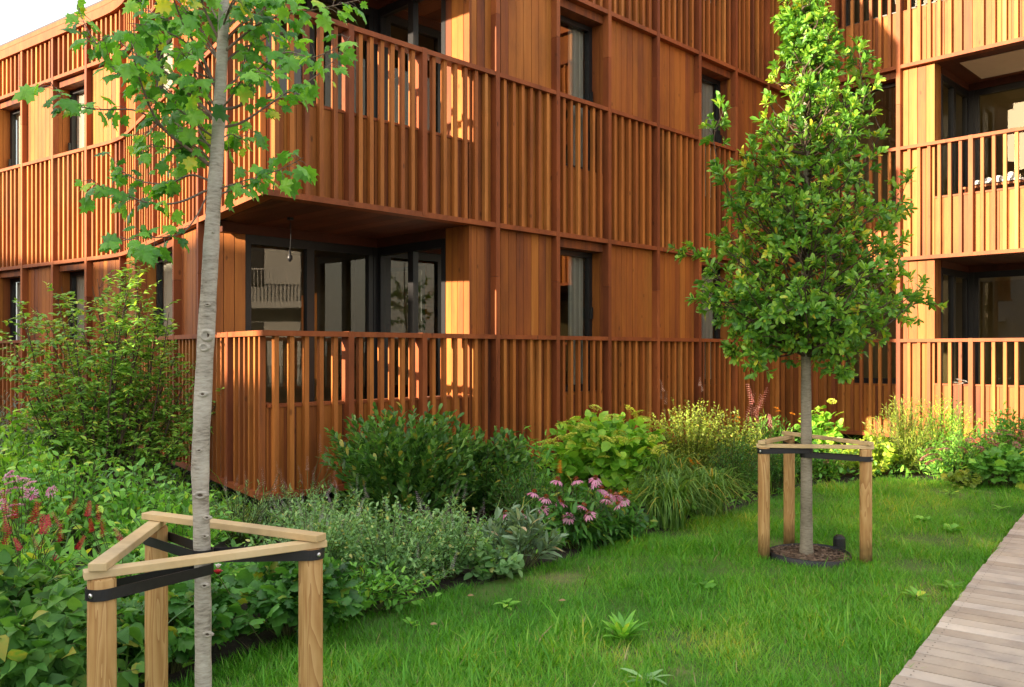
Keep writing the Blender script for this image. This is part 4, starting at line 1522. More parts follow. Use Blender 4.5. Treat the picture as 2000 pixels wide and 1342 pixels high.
def stake_frame(label, posts, trunk, trad, tops, prad, group, straps, bolts=True):
    FL, B, R_ = posts
    cx_, cy_ = sum(p[0] for p in posts) / 3, sum(p[1] for p in posts) / 3
    root = thing('tree_stake_frame', (cx_, cy_, 0), label, 'tree stakes', group)
    for (x, y), zt in zip(posts, tops):
        mb = MB()
        zs = [-.05, .2, .5, zt - .008, zt]
        rr = [prad, prad * .99, prad * 1.0, prad * .985, prad * .92]
        mb.tube([(x, y, z) for z in zs], rr, 28)
        o = mb.build('post', M_STAKE, root, smooth=True)
        for pl in o.data.polygons:
            if len(pl.vertices) > 4:
                pl.use_smooth = False
    w, h = .058, .027
    zf = tops[0] + .001
    for a, b, za, zb, ex in ((FL, R_, zf, tops[2] + .001, (.055, .055)), (FL, B, zf + h + .001, tops[1] + .001, (.05, .05)),
                             (B, R_, tops[1] + h + .003, tops[2] + h + .003, (.055, .05))):
        mb = MB()
        beam(mb, (a[0], a[1], za), (b[0], b[1], zb), w, h, ex, random.uniform(.35, .7))
        o = mb.build('rail', M_PLANK, root)
        bv = o.modifiers.new('bevel', 'BEVEL')
        bv.width = .003
        bv.segments = 2
    # straps: a band round each post and the trunk
    for (x, y), (zp, zt) in zip(posts, straps):
        mb = MB()
        p = Vector((x, y)); q = Vector((trunk[0], trunk[1]))
        d = (q - p); L_ = d.length; d.normalize(); s = Vector((-d.y, d.x))
        loop = []
        r1, r2 = prad + .003, trad + .003
        for k in range(15):
            a = math.pi / 2 + math.pi * k / 14
            loop.append((p + (d * math.cos(a) + s * math.sin(a)) * r1, 0.0))
        for k in range(15):
            a = -math.pi / 2 + math.pi * k / 14
            loop.append((q + (d * math.cos(a) + s * math.sin(a)) * r2, 1.0))
        n_ = len(loop)
        hh = .019
        for off in (0.0, .003):
            for (c, f) in loop:
                o_ = p if f < .5 else q
                e = c + (c - o_).normalized() * off
                z = zp + (zt - zp) * f
                mb.v += [(e.x, e.y, z - hh), (e.x, e.y, z + hh)]
                mb.r += [.5, .5]
        for k in range(n_):
            k2 = (k + 1) % n_
            A0, A1, B0, B1_ = 2 * k, 2 * k + 1, 2 * k2, 2 * k2 + 1
            o2 = 2 * n_
            mb.f += [(A0, A1, B1_, B0), (o2 + A0, o2 + B0, o2 + B1_, o2 + A1), (A1, o2 + A1, o2 + B1_, B1_), (A0, B0, o2 + B0, o2 + A0)]
        mb.build('strap', M_STRAP, root)
        # bolt on the outside of the post
        v = Vector((-d.x, -d.y - .9)).normalized()
        c = p + v * (prad + .006)
        mb = MB()
        mb.tube([(c.x - v.x * .004, c.y - v.y * .004, zp), (c.x + v.x * .003, c.y + v.y * .003, zp), (c.x + v.x * .005, c.y + v.y * .005, zp)], [.008, .008, .004], 10)
        mb.build('bolt', M_BOLT, root, smooth=False)
    return root


tx1 = P(396, 1100, TY)[0]
stake_frame('nearer wooden stake frame of three round posts around the pale trunk', [(-1.36, 2.83), (-1.475, 3.54), (-.755, 3.20)], (tx1, TY), .033, (.852, .872, .862), .045,
            'wooden stake frames round young trees', [(.802, .785), (.825, .84), (.845, .835)])
stake_frame('farther wooden stake frame of three round posts around the conical tree', [(1.948, 6.6), (2.296, 7.07), (2.67, 6.44)], (T2X, T2Y), .043, (.855, .875, .862), .045,
            'wooden stake frames round young trees', [(.83, .835), (.84, .82), (.79, .80)])

# ------------------------------------------------------------------ planting
# big open shrub on the left
def woody_shrub(label, x, y, stems, tm, size, mat, leafn, twn):
    root = thing('deciduous_shrub', (x, y, 0), label, 'shrub')
    mb = MB()
    lp, ld, ln_, ls, lr = [], [], [], [], []
    for tip, r0 in stems:
        tip = Vector(tip)
        b0 = Vector((x + (tip.x - x) * .22 + random.gauss(0, .12), y + (tip.y - y) * .2 + random.gauss(0, .12), 0))
        mid = b0.lerp(tip, .5) + Vector((random.gauss(0, .08), random.gauss(0, .08), .08))
        c = catmull([b0, mid, tip], 10)
        mb.tube(c, [max(.003, r0 * (1 - .85 * k / len(c))) for k in range(len(c))], 6, cap=False)
        for q in range(twn):
            f = .3 + .7 * (q + random.random()) / twn
            i = min(len(c) - 2, int(f * (len(c) - 1)))
            tn = (c[i + 1] - c[i]).normalized()
            dv = (Vector((random.gauss(0, 1), random.gauss(0, 1), random.gauss(.05, .5))).normalized() + tn * .5).normalized()
            l_ = random.uniform(.12, .42) * (1.15 - .5 * f)
            e = c[i] + dv * l_
            md = c[i].lerp(e, .5) + Vector((0, 0, .03))
            cc = catmull([c[i], md, e], 3)
            mb.tube(cc, [.0028, .0024, .002, .0018, .0015, .0013, .001], 4, cap=False)
            nl = leafn
            for k in range(nl):
                g_ = .15 + .85 * (k + random.random() * .5) / nl
                ii = min(len(cc) - 2, int(g_ * (len(cc) - 1)))
                pos = cc[ii].lerp(cc[ii + 1], random.random())
                side = dv.cross(Vector((0, 0, 1))).normalized() * (1 if k % 2 else -1)
                d = dv * .6 + side * .9 + Vector((random.gauss(0, .25), random.gauss(0, .25), random.gauss(.0, .3)))
                lp.append(pos); ld.append(d); ln_.append((random.gauss(0, .35), random.gauss(-.15, .35), 1))
                ls.append(size * random.uniform(.65, 1.3)); lr.append(min(1, max(0, random.gauss(.48, .22))))
    build_cloud('foliage', [(tm, np.array(lp), np.array(ld), np.array(ln_), np.array(ls), np.array(lr))], mat, root)
    mb.build('stem', M_TWIG, root, smooth=True)
    return root


SY = 8.9
G_SHRUB = leaf_mat('leaf_shrub', (0.077, 0.204, 0.035), (0.181, 0.394, 0.058), (0.431, 0.674, 0.110), trans=.35)
tipsS = []
for (u, v) in ((70, 600), (110, 570), (140, 590), (180, 560), (60, 640), (20, 660), (10, 700), (245, 520), (250, 560), (275, 590), (310, 600), (330, 640), (250, 640), (210, 640), (290, 660), (345, 690), (370, 720), (200, 700), (150, 680),
               (100, 700), (40, 740), (310, 740), (360, 780), (60, 790), (250, 760), (180, 770), (130, 760), (380, 820), (320, 830), (20, 820), (270, 850), (100, 840), (200, 850), (445, 770), (405, 760), (350, 880), (230, 600), (265, 500), (90, 620), (240, 545), (258, 515), (290, 610), (120, 560), (45, 610), (190, 545), (330, 610), (30, 590), (270, 545), (300, 700), (220, 720), (160, 640), (60, 870), (330, 800), (150, 880)):
    yy = SY + random.uniform(-.7, .7)
    tipsS.append((P(u, v, yy), random.uniform(.010, .02)))
woody_shrub('tall open deciduous shrub with many stems at the left end of the building', P(215, 950, SY)[0], SY, tipsS, T_OVATE, .060, G_SHRUB, 11, 25)

PL = dict()
# foreground left bed
bush('broad_leaf_plant', 'dark green clump of big pointed leaves in the front left corner of the bed', 'plant', -2.02, 3.62, .45, .42, .60, 80, 12, T_HEART, .105, G_BED, droop=.35, up=.25, tmin=.35, flop=.6)
bush('broad_leaf_plant', 'large-leaved green clump behind the front left corner clump', 'plant', -2.55, 4.15, .5, .45, .60, 80, 12, T_HEART, .10, G_BED, droop=.3, up=.25, tmin=.35, flop=.5)
bush('cranesbill_plant', 'low dark clump of lobed leaves between the posts of the nearer stake frame', 'plant', -1.72, 4.28, .42, .36, .47, 65, 9, T_LOBED, .10, G_DEEP, droop=.2, up=.3, tmin=.4, flop=.5)
bush('cranesbill_plant', 'low dark clump of lobed leaves right of the pale trunk', 'plant', -1.22, 4.75, .42, .36, .50, 70, 9, T_LOBED, .10, G_DEEP, droop=.2, up=.3, tmin=.4, flop=.5)
bush('cranesbill_plant', 'low clump of lobed leaves behind the nearer stake frame, under the catmint', 'plant', -1.95, 5.0, .5, .42, .50, 70, 9, T_LOBED, .095, G_MID, droop=.2, up=.3, tmin=.4, flop=.5)


def spike(name, mat, length, n, size, wid, rnd=None):
    t = np.linspace(0, 1, n)
    th = t * 60
    pos = np.stack([np.cos(th) * wid * .3, np.sin(th) * wid * .3, t * length], 1)
    D = np.stack([np.cos(th), np.sin(th), .5 + 0 * th], 1)
    Nn = np.tile(A([0, 0, 1.0]), (n, 1)) + .01
    return (T_SMALL, pos, D, Nn, size * (1.15 - .6 * t), rng.uniform(.1, .95, n))


def spikes_on(root, pts, mat, length, size, name='flower_spike', n=40, wid=.008, tilt=.25):
    pr = [spike(name, mat, length, n, size, wid)]
    flowers(root, pts, cloud_flower(pr, mat), name, mat, tilt=tilt, jit=.25)


def stalks(root, ends, base, r=.0022, mat=None):
    mb = MB()
    for e in ends:
        b0 = Vector((base[0] + random.gauss(0, .06), base[1] + random.gauss(0, .06), .05))
        e = Vector(e)
        m_ = b0.lerp(e, .55) + Vector((random.gauss(0, .02), random.gauss(0, .02), .03))
        mb.tube(catmull([b0, m_, e], 4), r, 5, cap=False)
    mb.build('stalk', mat or M_STEM, root, smooth=True)


def px_pts(lst, Y, jit=.15):
    return [P(u, v, Y + random.uniform(-jit, jit)) for u, v in lst]


r_, _ = bush('bistort_plant', 'leafy clump with dark red flower spikes at the left edge', 'plant', -2.75, 4.85, .55, .45, .50, 60, 9, T_LANCE, .14, G_MID, droop=.2, up=.35, tmin=.3, flop=.4)
e_ = px_pts([(12, 1005), (28, 1015), (20, 1045), (8, 1040), (70, 1010), (85, 1045), (95, 1030), (60, 1025), (118, 1030), (116, 1060), (40, 1075), (5, 1070), (76, 1075), (28, 1120)], 4.8)
spikes_on(r_, e_, F_RED, .105, .023, n=54, wid=.010)
stalks(r_, e_, (-2.75, 4.85))
r_, _ = bush('bistort_plant', 'second clump with red flower spikes, left of the nearer stake frame', 'plant', -2.28, 5.05, .42, .36, .44, 50, 9, T_LANCE, .13, G_MID, droop=.2, up=.35, tmin=.3, flop=.4)
e_ = px_pts([(130, 1005), (170, 1010), (195, 1020), (180, 1040), (200, 1050), (75, 1085), (240, 1060), (150, 1075), (110, 1100)], 5.0)
spikes_on(r_, e_, F_RED, .10, .022, n=54, wid=.010)
stalks(r_, e_, (-2.28, 5.05))


def umbel(mat, rad, n, size):
    a = rng.uniform(0, 6.283, n); q = np.sqrt(rng.uniform(0, 1, n)) * rad
    pos = np.stack([q * np.cos(a), q * np.sin(a), .35 * np.sqrt(np.maximum(0, rad ** 2 - q ** 2))], 1)
    D = np.stack([np.cos(a), np.sin(a), rng.uniform(.1, .8, n)], 1)
    return (T_SMALL, pos, D, rng.normal(0, .3, (n, 3)) + A([0, 0, 1]), size * rng.uniform(.7, 1.3, n), rng.uniform(.05, .95, n))


r_, _ = bush('phlox_plant', 'pink flower heads above green foliage at the left edge', 'plant', -3.35, 5.75, .45, .4, .68, 45, 10, T_LANCE, .11, G_MID, up=.4)
e_ = px_pts([(22, 945), (38, 958), (50, 975), (32, 990), (58, 948), (8, 965), (102, 962), (12, 1000), (18, 930), (28, 935), (45, 940), (3, 985), (62, 965), (20, 1010)], 5.6)
flowers(r_, e_, cloud_flower([umbel(F_PINK, .036, 80, .015)], F_PINK), 'flower_head', F_PINK)
stalks(r_, e_, (-3.3, 5.75))
for (x, y, rx, h, nst, lab, mt, tm, sz) in (
        (-3.55, 6.85, .6, .88, 80, 'bramble-like green clump below the tall open shrub', G_MID, T_OVATE, .085),
        (-2.85, 6.45, .55, .78, 75, 'bramble-like green clump left of the pale trunk', G_MID, T_OVATE, .09),
        (-2.35, 5.95, .5, .62, 70, 'lower bramble-like green clump nearest the pale trunk', G_MID, T_OVATE, .085),
        (-3.05, 7.75, .6, .40, 70, 'green clump at the foot of the left facade', G_MID, T_OVATE, .075),
        (-4.25, 7.4, .6, .95, 70, 'bright green leafy clump at the left edge, under the shrub', G_BRIGHT, T_OVATE, .10),
        (-4.9, 8.6, .6, 1.05, 70, 'fresh green clump behind the bright leafy clump at the left edge', G_BRIGHT, T_OVATE, .10)):
    bush('leafy_perennial', lab, 'plant', x, y, rx, rx * .85, h, nst, 12, tm, sz, mt, up=.25, droop=.1, tmin=.3, stem_mat=M_STEM)
bush('lavender_plant', 'grey-blue bushy plant at the left edge below the ledge', 'plant', -6.0, 10.1, .6, .5, 1.15, 130, 16, T_NARROW, .07, G_BLUE, up=.6)
r_, _ = bush('yarrow_plant', 'small green plant with a flat yellow flower head under the shrub', 'plant', -4.0, 7.0, .2, .2, .85, 20, 8, T_NARROW, .06, G_MID)
flowers(r_, px_pts([(68, 897), (76, 902), (62, 905)], 7.0, .05), cloud_flower([umbel(F_LIME, .03, 60, .012)], F_LIME), 'flower_head', F_LIME)

# catmint mass
for (x, y, rx, h, nst, lab) in ((-1.28, 5.45, .44, .66, 150, 'grey-green catmint clump nearest the stake frame'), (-.82, 5.62, .46, .70, 170, 'grey-green catmint clump in the middle of the catmint row'),
                                (-.46, 6.0, .36, .60, 120, 'grey-green catmint clump beside the sage'), (-1.35, 6.2, .45, .66, 130, 'grey-green catmint clump behind the catmint row')):
    r_, tp = bush('catmint_plant', lab, 'plant', x, y, rx, rx * .85, h, nst, 34, T_OVATE, .040, G_GREY, up=.3, tmin=.12, leafdir=.3, topvar=.3, hmin=.3)
    ee = [tuple(p + np.array([0, 0, .0])) for p in tp[rng.choice(len(tp), 30, replace=False)]]
    spikes_on(r_, ee, F_MAUVE, .11, .012, n=40, wid=.008)
bush('catmint_plant', 'leafy green skirt of the catmint at the lawn edge', 'plant', -.95, 5.2, .5, .22, .34, 80, 12, T_OVATE, .06, G_MID, up=.2, droop=.15)
# mugwort spikes in front of the corner
for (x, y, lab, pts) in ((-1.75, 7.15, 'wispy plant with tall pale seed spikes in front of the balcony corner', [(625, 885), (632, 905), (640, 920), (600, 920), (610, 940), (650, 935), (618, 955), (645, 960), (590, 945)]),
                         (-2.25, 7.05, 'wispy plant with pale seed spikes left of the taller one at the building corner', [(545, 925), (550, 945), (560, 955), (535, 960), (515, 950), (480, 945), (460, 950), (500, 970), (440, 960)])):
    r_, _ = bush('mugwort_plant', lab, 'plant', x, y, .4, .35, .55, 60, 20, T_NARROW, .055, G_GREY, up=.5)
    e_ = px_pts(pts, y)
    spikes_on(r_, e_, F_TAN, .13, .015, n=36, wid=.01, tilt=.2)
    stalks(r_, e_, (x, y))
bush('fern_plant', 'yellow-green ferny plant against the base ledge at the corner', 'plant', -2.35, 7.2, .3, .26, .32, 45, 18, T_NARROW, .06, G_YEL, up=.3)

# laurel-like dark shrub
bush('evergreen_shrub', 'dark evergreen shrub with upright shoots in front of the balcony', 'shrub', -.95, 7.5, .74, .60, 1.14, 230, 32, T_BROAD, .088, G_LAUREL, up=.45, tmin=.25, stem_mat=M_TWIG, hmin=.6, topvar=.28, leafdir=.7, sizej=.35)
bush('evergreen_shrub', 'lower right half of the dark evergreen shrubs, beside the hydrangea', 'shrub', -.25, 7.95, .55, .5, .90, 160, 28, T_BROAD, .09, G_LAUREL, up=.3, tmin=.25, stem_mat=M_TWIG, hmin=.4, leafdir=.6)
bush('willow_herb_plant', 'lighter green plant with long drooping leaves between evergreen and hydrangea', 'plant', .12, 8.3, .35, .3, .92, 40, 16, T_LANCE, .14, G_MID, up=.2, droop=.35)
bush('ferny_plant', 'dark feathery plant behind the coneflowers', 'plant', .15, 7.35, .38, .34, .70, 120, 26, T_NARROW, .05, G_DEEP, up=.35)
# sage
bush('sage_plant', 'grey-green sage with long felted leaves at the lawn edge', 'plant', .06, 6.22, .30, .27, .46, 46, 12, T_LANCE, .125, G_SAGE, up=.4, tmin=.35)
bush('sage_plant', 'round-leaved light green clump in front of the sage', 'plant', -.12, 6.02, .22, .18, .27, 28, 7, T_ROUND, .085, G_GREY, up=.15)
# coneflowers
r_, _ = bush('coneflower_plant', 'pink coneflowers with drooping petals above dark leaves', 'plant', .50, 6.95, .42, .38, .55, 70, 11, T_LANCE, .135, G_DEEP, up=.2, droop=.2, tmin=.2)
e_ = px_pts([(1087, 938), (1124, 938), (1158, 945), (1172, 955), (1186, 962), (1182, 975), (1094, 975), (1065, 972), (1042, 962), (1123, 985), (1137, 988), (1109, 1008), (1160, 935), (1017, 1002), (1028, 1012), (988, 1003), (1095, 982), (1200, 968), (1060, 990), (1205, 985), (1148, 1002), (1078, 1004), (1215, 975)], 6.9, .2)
cone = []
nq = 60
ga = np.arange(nq) * 2.399963
zz_ = np.linspace(0, 1, nq)
rr_ = .016 * np.sqrt(1 - zz_ ** 2 * .9)
cone_part = (T_SMALL, np.stack([rr_ * np.cos(ga), rr_ * np.sin(ga), .004 + zz_ * .016], 1), np.stack([np.cos(ga) * .4, np.sin(ga) * .4, .8 + 0 * ga], 1), np.stack([np.cos(ga), np.sin(ga), .3 + 0 * ga], 1), np.full(nq, .011), rng.uniform(0, 1, nq))
petal_part = ring(14, tmpl_leaf([0, .3, .7, 1], [.05, .13, .13, .0], fold=.15, droop=.35), .042, -.25, r0=.012)


def coneflower(name, root):
    o = build_cloud(name, [petal_part], F_PINK, root)
    c = build_cloud('cone', [cone_part], F_CONE, o)
    return o


first = None
for p in e_:
    if first is None:
        o = coneflower('flower', r_)
        first = o
    else:
        o = first.copy()
        COL.objects.link(o)
        cc = first.children[0].copy()
        COL.objects.link(cc)
        cc.parent = o
    o.location = (p[0], p[1] - .12, p[2] + .015)
    o.scale = (1.2, 1.2, 1.2)
    o.rotation_euler = (random.gauss(.15, .3), random.gauss(0, .3), random.uniform(0, 6.28))
stalks(r_, e_, (.5, 6.95), .0025)
# red hot poker seed head
rp = thing('torch_lily', (.62, 7.6, 0), 'single orange and buff torch lily spike above the coneflowers', 'plant')
o = build_cloud('flower_spike', [spike('x', F_ORANGE, .12, 90, .028, .02)], F_ORANGE, rp)
o.location = P(1093, 925, 7.6)
mb = MB()
mb.tube([(.5, 7.6, .0), (.46, 7.6, .3), P(1093, 926, 7.6)], .004, 6)
mb.build('stalk', M_STEM, rp)
bush('leafy_perennial', 'dark green leafy skirt at the lawn edge between coneflowers and daylilies', 'plant', .92, 7.2, .26, .22, .33, 40, 9, T_OVATE, .10, G_DEEP, up=.2, droop=.2)

# hydrangeas
def hydrangea(label, x, y, rx, h, nst, pts, Y, size, sz=.055):
    r_, tp = bush('hydrangea_shrub', label, 'shrub', x, y, rx, rx * .8, h, nst, 9, T_ROUND, size, G_BRIGHT, up=.15, droop=.15, tmin=.35, flop=.3)
    flowers(r_, px_pts(pts, Y, .2), cloud_flower([umbel(F_LIME, sz, 150, .02)], F_LIME), 'flower_head', F_LIME, tilt=.3, jit=.3)
    return r_


hydrangea('lime flowered hydrangea with round heads in front of the batten wall', .98, 9.0, .72, 1.0, 160,
          [(1090, 858), (1078, 868), (1112, 855), (1138, 836), (1122, 838), (1100, 830), (1130, 825), (1163, 798), (1195, 818), (1232, 806), (1258, 818), (1272, 828), (1262, 822), (1278, 838), (1210, 848), (1208, 862), (1158, 866), (1182, 860), (1242, 862), (1275, 857), (1275, 885), (1290, 880), (1180, 895), (1070, 864), (1150, 880), (1148, 838), (1246, 808)], 8.42, .135, .066)
hydrangea('small lime hydrangea right behind the conical tree trunk', 4.0, 11.1, .34, .95, 40, [(1600, 800), (1625, 785), (1640, 810), (1610, 830), (1650, 840)], 11.0, .12, .045)
# daylilies (strap leaves)
def strap_plant(label, x, y, n, h, rx, mat, name='daylily_plant', pts=(), Y=None):
    root = thing(name, (x, y, 0), label, 'plant')
    V, T, R = [], [], []
    for k in range(n):
        a = random.uniform(0, 6.283)
        reach = rx * random.uniform(.35, 1.1)
        hh = h * random.uniform(.6, 1.05)
        b0 = Vector((x + random.gauss(0, .07), y + random.gauss(0, .07), 0))
        d = Vector((math.cos(a), math.sin(a), 0))
        s = Vector((-d.y, d.x, 0))
        ns = 7
        i0 = len(V)
        drop = random.uniform(.2, .95)
        for j in range(ns + 1):
            t = j / ns
            z = hh * (math.sin(min(1, t * 1.25) * math.pi / 2) - drop * max(0, t - .45) ** 2 * 2.2)
            c = b0 + d * reach * t ** 1.5 + Vector((0, 0, max(.01, z)))
            w = .0085 * (1 - t ** 2.2) + .0008
            V.append(tuple(c - s * w)); V.append(tuple(c + s * w))
        rv = min(1, max(0, random.gauss(.5, .22)))
        R += [rv] * (2 * ns + 2)
        for j in range(ns):
            T += [(i0 + 2 * j, i0 + 2 * j + 1, i0 + 2 * j + 3, i0 + 2 * j + 2)]
    mb = MB()
    mb.v, mb.f, mb.r = V, T, R
    mb.build('foliage', mat, root, smooth=True)
    if pts:
        e = px_pts(pts, Y, .15)
        pr = [ring(6, tmpl_leaf([0, .4, .75, 1], [.04, .15, .12, 0], fold=.2, droop=.3), .05, .6)]
        flowers(root, e, cloud_flower(pr, F_ORANGE), 'flower', F_ORANGE, tilt=.5)
        stalks(root, e, (x, y))
    return root


strap_plant('arching clump of daylily leaves at the lawn edge beside the coneflowers', 1.42, 7.75, 360, .50, .54, G_STRAP, pts=[(1322, 970), (1340, 978), (1212, 965), (1225, 962)], Y=7.7)
strap_plant('arching clump of daylily leaves with orange blooms nearest the dark dome shrub', 1.88, 8.25, 360, .50, .54, G_STRAP, pts=[(1348, 902), (1352, 910), (1362, 905)], Y=8.4)
strap_plant('thin grassy clump behind the hydrangea flowers, before the yellow shrub', 1.55, 8.6, 200, .62, .42, G_STRAP, name='grass_clump')
# yellow fine shrubs and neighbours
bush('spiraea_shrub', 'fine-leaved yellow-green shrub against the batten wall', 'shrub', 2.15, 10.3, .56, .42, 1.08, 190, 36, T_SMALL, .042, G_YEL, up=.25, tmin=.15, hmin=.5, topvar=.28, leafdir=.25)
bush('spiraea_shrub', 'second fine-leaved yellow-green shrub, nearer the conical tree', 'shrub', 2.75, 10.5, .42, .36, .92, 130, 32, T_SMALL, .040, G_YEL, up=.25, tmin=.15, hmin=.45, topvar=.3, leafdir=.25)
r_, _ = bush('goatsbeard_plant', 'tall wispy stem with pale buds above the yellow shrub', 'plant', 1.85, 10.2, .12, .12, 1.05, 8, 14, T_SMALL, .04, G_YEL)
spikes_on(r_, px_pts([(1296, 765), (1300, 790), (1292, 780), (1366, 755), (1372, 765)], 10.2, .1), F_TAN, .14, .02, n=36, wid=.02)
bush('dome_shrub', 'dark green dome-shaped shrub behind the daylilies', 'shrub', 2.45, 9.25, .36, .34, .68, 160, 26, T_SMALL, .030, G_DEEP, up=.3, tmin=.3, hmin=.2, topvar=.12)
bush('dome_shrub', 'second dark dome-shaped shrub, left of the farther stake frame', 'shrub', 2.95, 9.6, .34, .32, .60, 150, 24, T_SMALL, .032, G_DEEP, up=.3, tmin=.3, hmin=.2, topvar=.15)
r_, _ = bush('astilbe_plant', 'plant with tall brownish pink plumes before the batten wall', 'plant', 3.05, 10.9, .35, .3, .62, 50, 16, T_SMALL, .05, G_DEEP)
spikes_on(r_, px_pts([(1470, 790), (1475, 815), (1480, 830), (1465, 835), (1490, 850), (1460, 810), (1500, 865), (1510, 850), (1484, 800), (1478, 845), (1505, 835)], 10.8, .12), F_ROSE, .24, .026, n=60, wid=.03)
r_, _ = bush('sneezeweed_plant', 'dark leafy plant with a few orange flowers near the building corner', 'plant', 3.3, 11.0, .45, .35, .85, 70, 16, T_LANCE, .09, G_MID)
flowers(r_, px_pts([(1435, 812), (1432, 820), (1442, 815), (1517, 797), (1520, 803), (1548, 808), (1440, 822)], 10.7, .1), cloud_flower([ring(12, T_SMALL, .045, .1), umbel(F_ORANGE, .02, 30, .012)], F_ORANGE), 'flower', F_ORANGE)
bush('leafy_perennial', 'dark leafy plant behind the farther stake frame, left post', 'plant', 3.45, 10.4, .42, .36, .58, 70, 12, T_OVATE, .085, G_DEEP, up=.2)
r_, _ = bush('stonecrop_plant', 'low plant with coral pink flower head behind the farther stake frame', 'plant', 3.92, 10.55, .3, .26, .42, 40, 9, T_OVATE, .075, G_MID)
flowers(r_, px_pts([(1612, 905), (1622, 900), (1632, 905), (1640, 908), (1626, 912)], 10.45, .06), cloud_flower([umbel(F_ROSE, .045, 80, .018)], F_ROSE), 'flower_head', F_ROSE)
bush('golden_plant', 'lime-yellow round-leaved plant right of the farther stake frame', 'plant', 4.62, 10.9, .34, .28, .56, 50, 9, T_ROUND, .085, G_LIME, up=.2)
bush('golden_plant', 'lime-yellow round-leaved plant seen through the farther stake frame', 'plant', 4.15, 10.85, .28, .25, .46, 36, 9, T_ROUND, .08, G_LIME, up=.2)
bush('bluestar_plant', 'feathery yellow-green plant at the foot of the sunny right wing', 'plant', 5.05, 11.05, .5, .4, 1.06, 170, 34, T_NARROW, .07, G_YEL, up=.4, tmin=.12, hmin=.3)
bush('bluestar_plant', 'feathery green plant right of the yellow-green one, before the right wing', 'plant', 5.65, 11.15, .5, .4, 1.06, 160, 34, T_NARROW, .07, G_BRIGHT, up=.4, tmin=.12, hmin=.3)
r_, _ = bush('joe_pye_plant', 'dark plant with dusky pink flower heads at the right lawn end', 'plant', 5.45, 10.45, .46, .36, .66, 90, 15, T_LANCE, .085, G_MID, up=.3)
flowers(r_, px_pts([(1815, 880), (1822, 890), (1808, 895), (1832, 900), (1818, 905), (1845, 880), (1880, 880), (1910, 876), (1918, 885), (1850, 865), (1895, 862), (1940, 870)], 10.05, .12), cloud_flower([umbel(F_ROSE, .05, 100, .02)], F_ROSE), 'flower_head', F_ROSE)
r_, _ = bush('joe_pye_plant', 'reddish plant with dusky pink heads against the right wing, at the frame edge', 'plant', 6.15, 10.45, .4, .32, .74, 70, 14, T_LANCE, .085, G_MID, up=.3)
flowers(r_, px_pts([(1945, 850), (1960, 843), (1975, 852), (1990, 846), (1935, 862), (1968, 866), (1985, 870), (1952, 872), (1925, 852), (1998, 860)], 10.2, .12), cloud_flower([umbel(F_ROSE, .05, 100, .02)], F_ROSE), 'flower_head', F_ROSE)
bush('coral_bells_plant', 'broad lobed green leaves at the right edge of the lawn', 'plant', 5.75, 9.98, .36, .3, .48, 60, 7, T_LOBED, .13, G_MID, up=.15, droop=.1, tmin=.5, flop=.5)
bush('coral_bells_plant', 'second clump of broad lobed leaves beside the boardwalk end', 'plant', 6.2, 9.95, .38, .32, .52, 60, 7, T_LOBED, .13, G_MID, up=.15, droop=.1, tmin=.5, flop=.5)
bush('coral_bells_plant', 'small yellowish clump of lobed leaves at the far lawn edge', 'plant', 5.25, 9.95, .2, .18, .22, 26, 7, T_LOBED, .075, G_YEL, up=.15, droop=.1, tmin=.5)
bush('leafy_perennial', 'dark leafy plant at the foot of the right wing, behind the broad leaves', 'plant', 6.3, 10.8, .5, .4, .95, 95, 15, T_OVATE, .08, G_MID, up=.25)
r_, _ = bush('cleome_plant', 'tall stem with a white spidery bloom before the right wing railing', 'plant', 5.75, 11.0, .12, .12, 1.0, 8, 12, T_SMALL, .05, G_MID)
flowers(r_, px_pts([(1868, 748), (1878, 750), (1873, 742), (1884, 745)], 11.0, .05), cloud_flower([ring(10, T_NARROW, .06, .3), umbel(F_WHITE, .02, 30, .015)], F_WHITE), 'flower_head', F_WHITE)
stalks(r_, px_pts([(1872, 750)], 11.0, 0), (5.75, 11.0), .004)
rose = thing('dog_rose', (-1.12, 4.55, 0), 'single red and white bloom beside the pale trunk', 'plant')
o = build_cloud('flower', [ring(9, T_ROUND, .034, .9), ring(6, T_ROUND, .028, 1.3)], F_RED, rose)
o.location = P(426, 1122, 4.35)
o = build_cloud('flower_tip', [ring(7, T_ROUND, .026, 1.1, z=.022)], F_WHITE, rose)
o.location = P(426, 1118, 4.35)
mb = MB()
mb.tube([(-1.3, 4.55, 0), (-1.42, 4.45, .25), P(426, 1124, 4.35)], .003, 6)
mb.build('stalk', M_STEM, rose)

# weeds in the lawn
def rosette(label, u, v, n, size, tm, mat, up=.6, group=None):
    Y = EYE * F / (v - HOR)
    x = (u - 1000) / F * Y
    root = thing('lawn_weed', (x, Y, 0), label, 'weed', group)
    th = np.arange(n) * 2.399 + rng.uniform(0, 1)
    D = np.stack([np.cos(th), np.sin(th), rng.uniform(.25, 1.4, n) * up], 1)
    pos = np.tile(A([x, Y, .01]), (n, 1)) + np.stack([np.cos(th) * .012, np.sin(th) * .012, rng.uniform(0, .03, n)], 1)
    build_cloud('foliage', [(tm, pos, D, rng.normal(0, .1, (n, 3)) + A([0, 0, 1]), size * rng.uniform(.6, 1.1, n), np.clip(rng.normal(.6, .15, n), 0, 1))], mat, root)
    mb = MB()
    mb.tube([(x, Y, -.01), (x, Y, .03)], [.006, .004], 6)
    mb.build('stem', M_STEM, root)


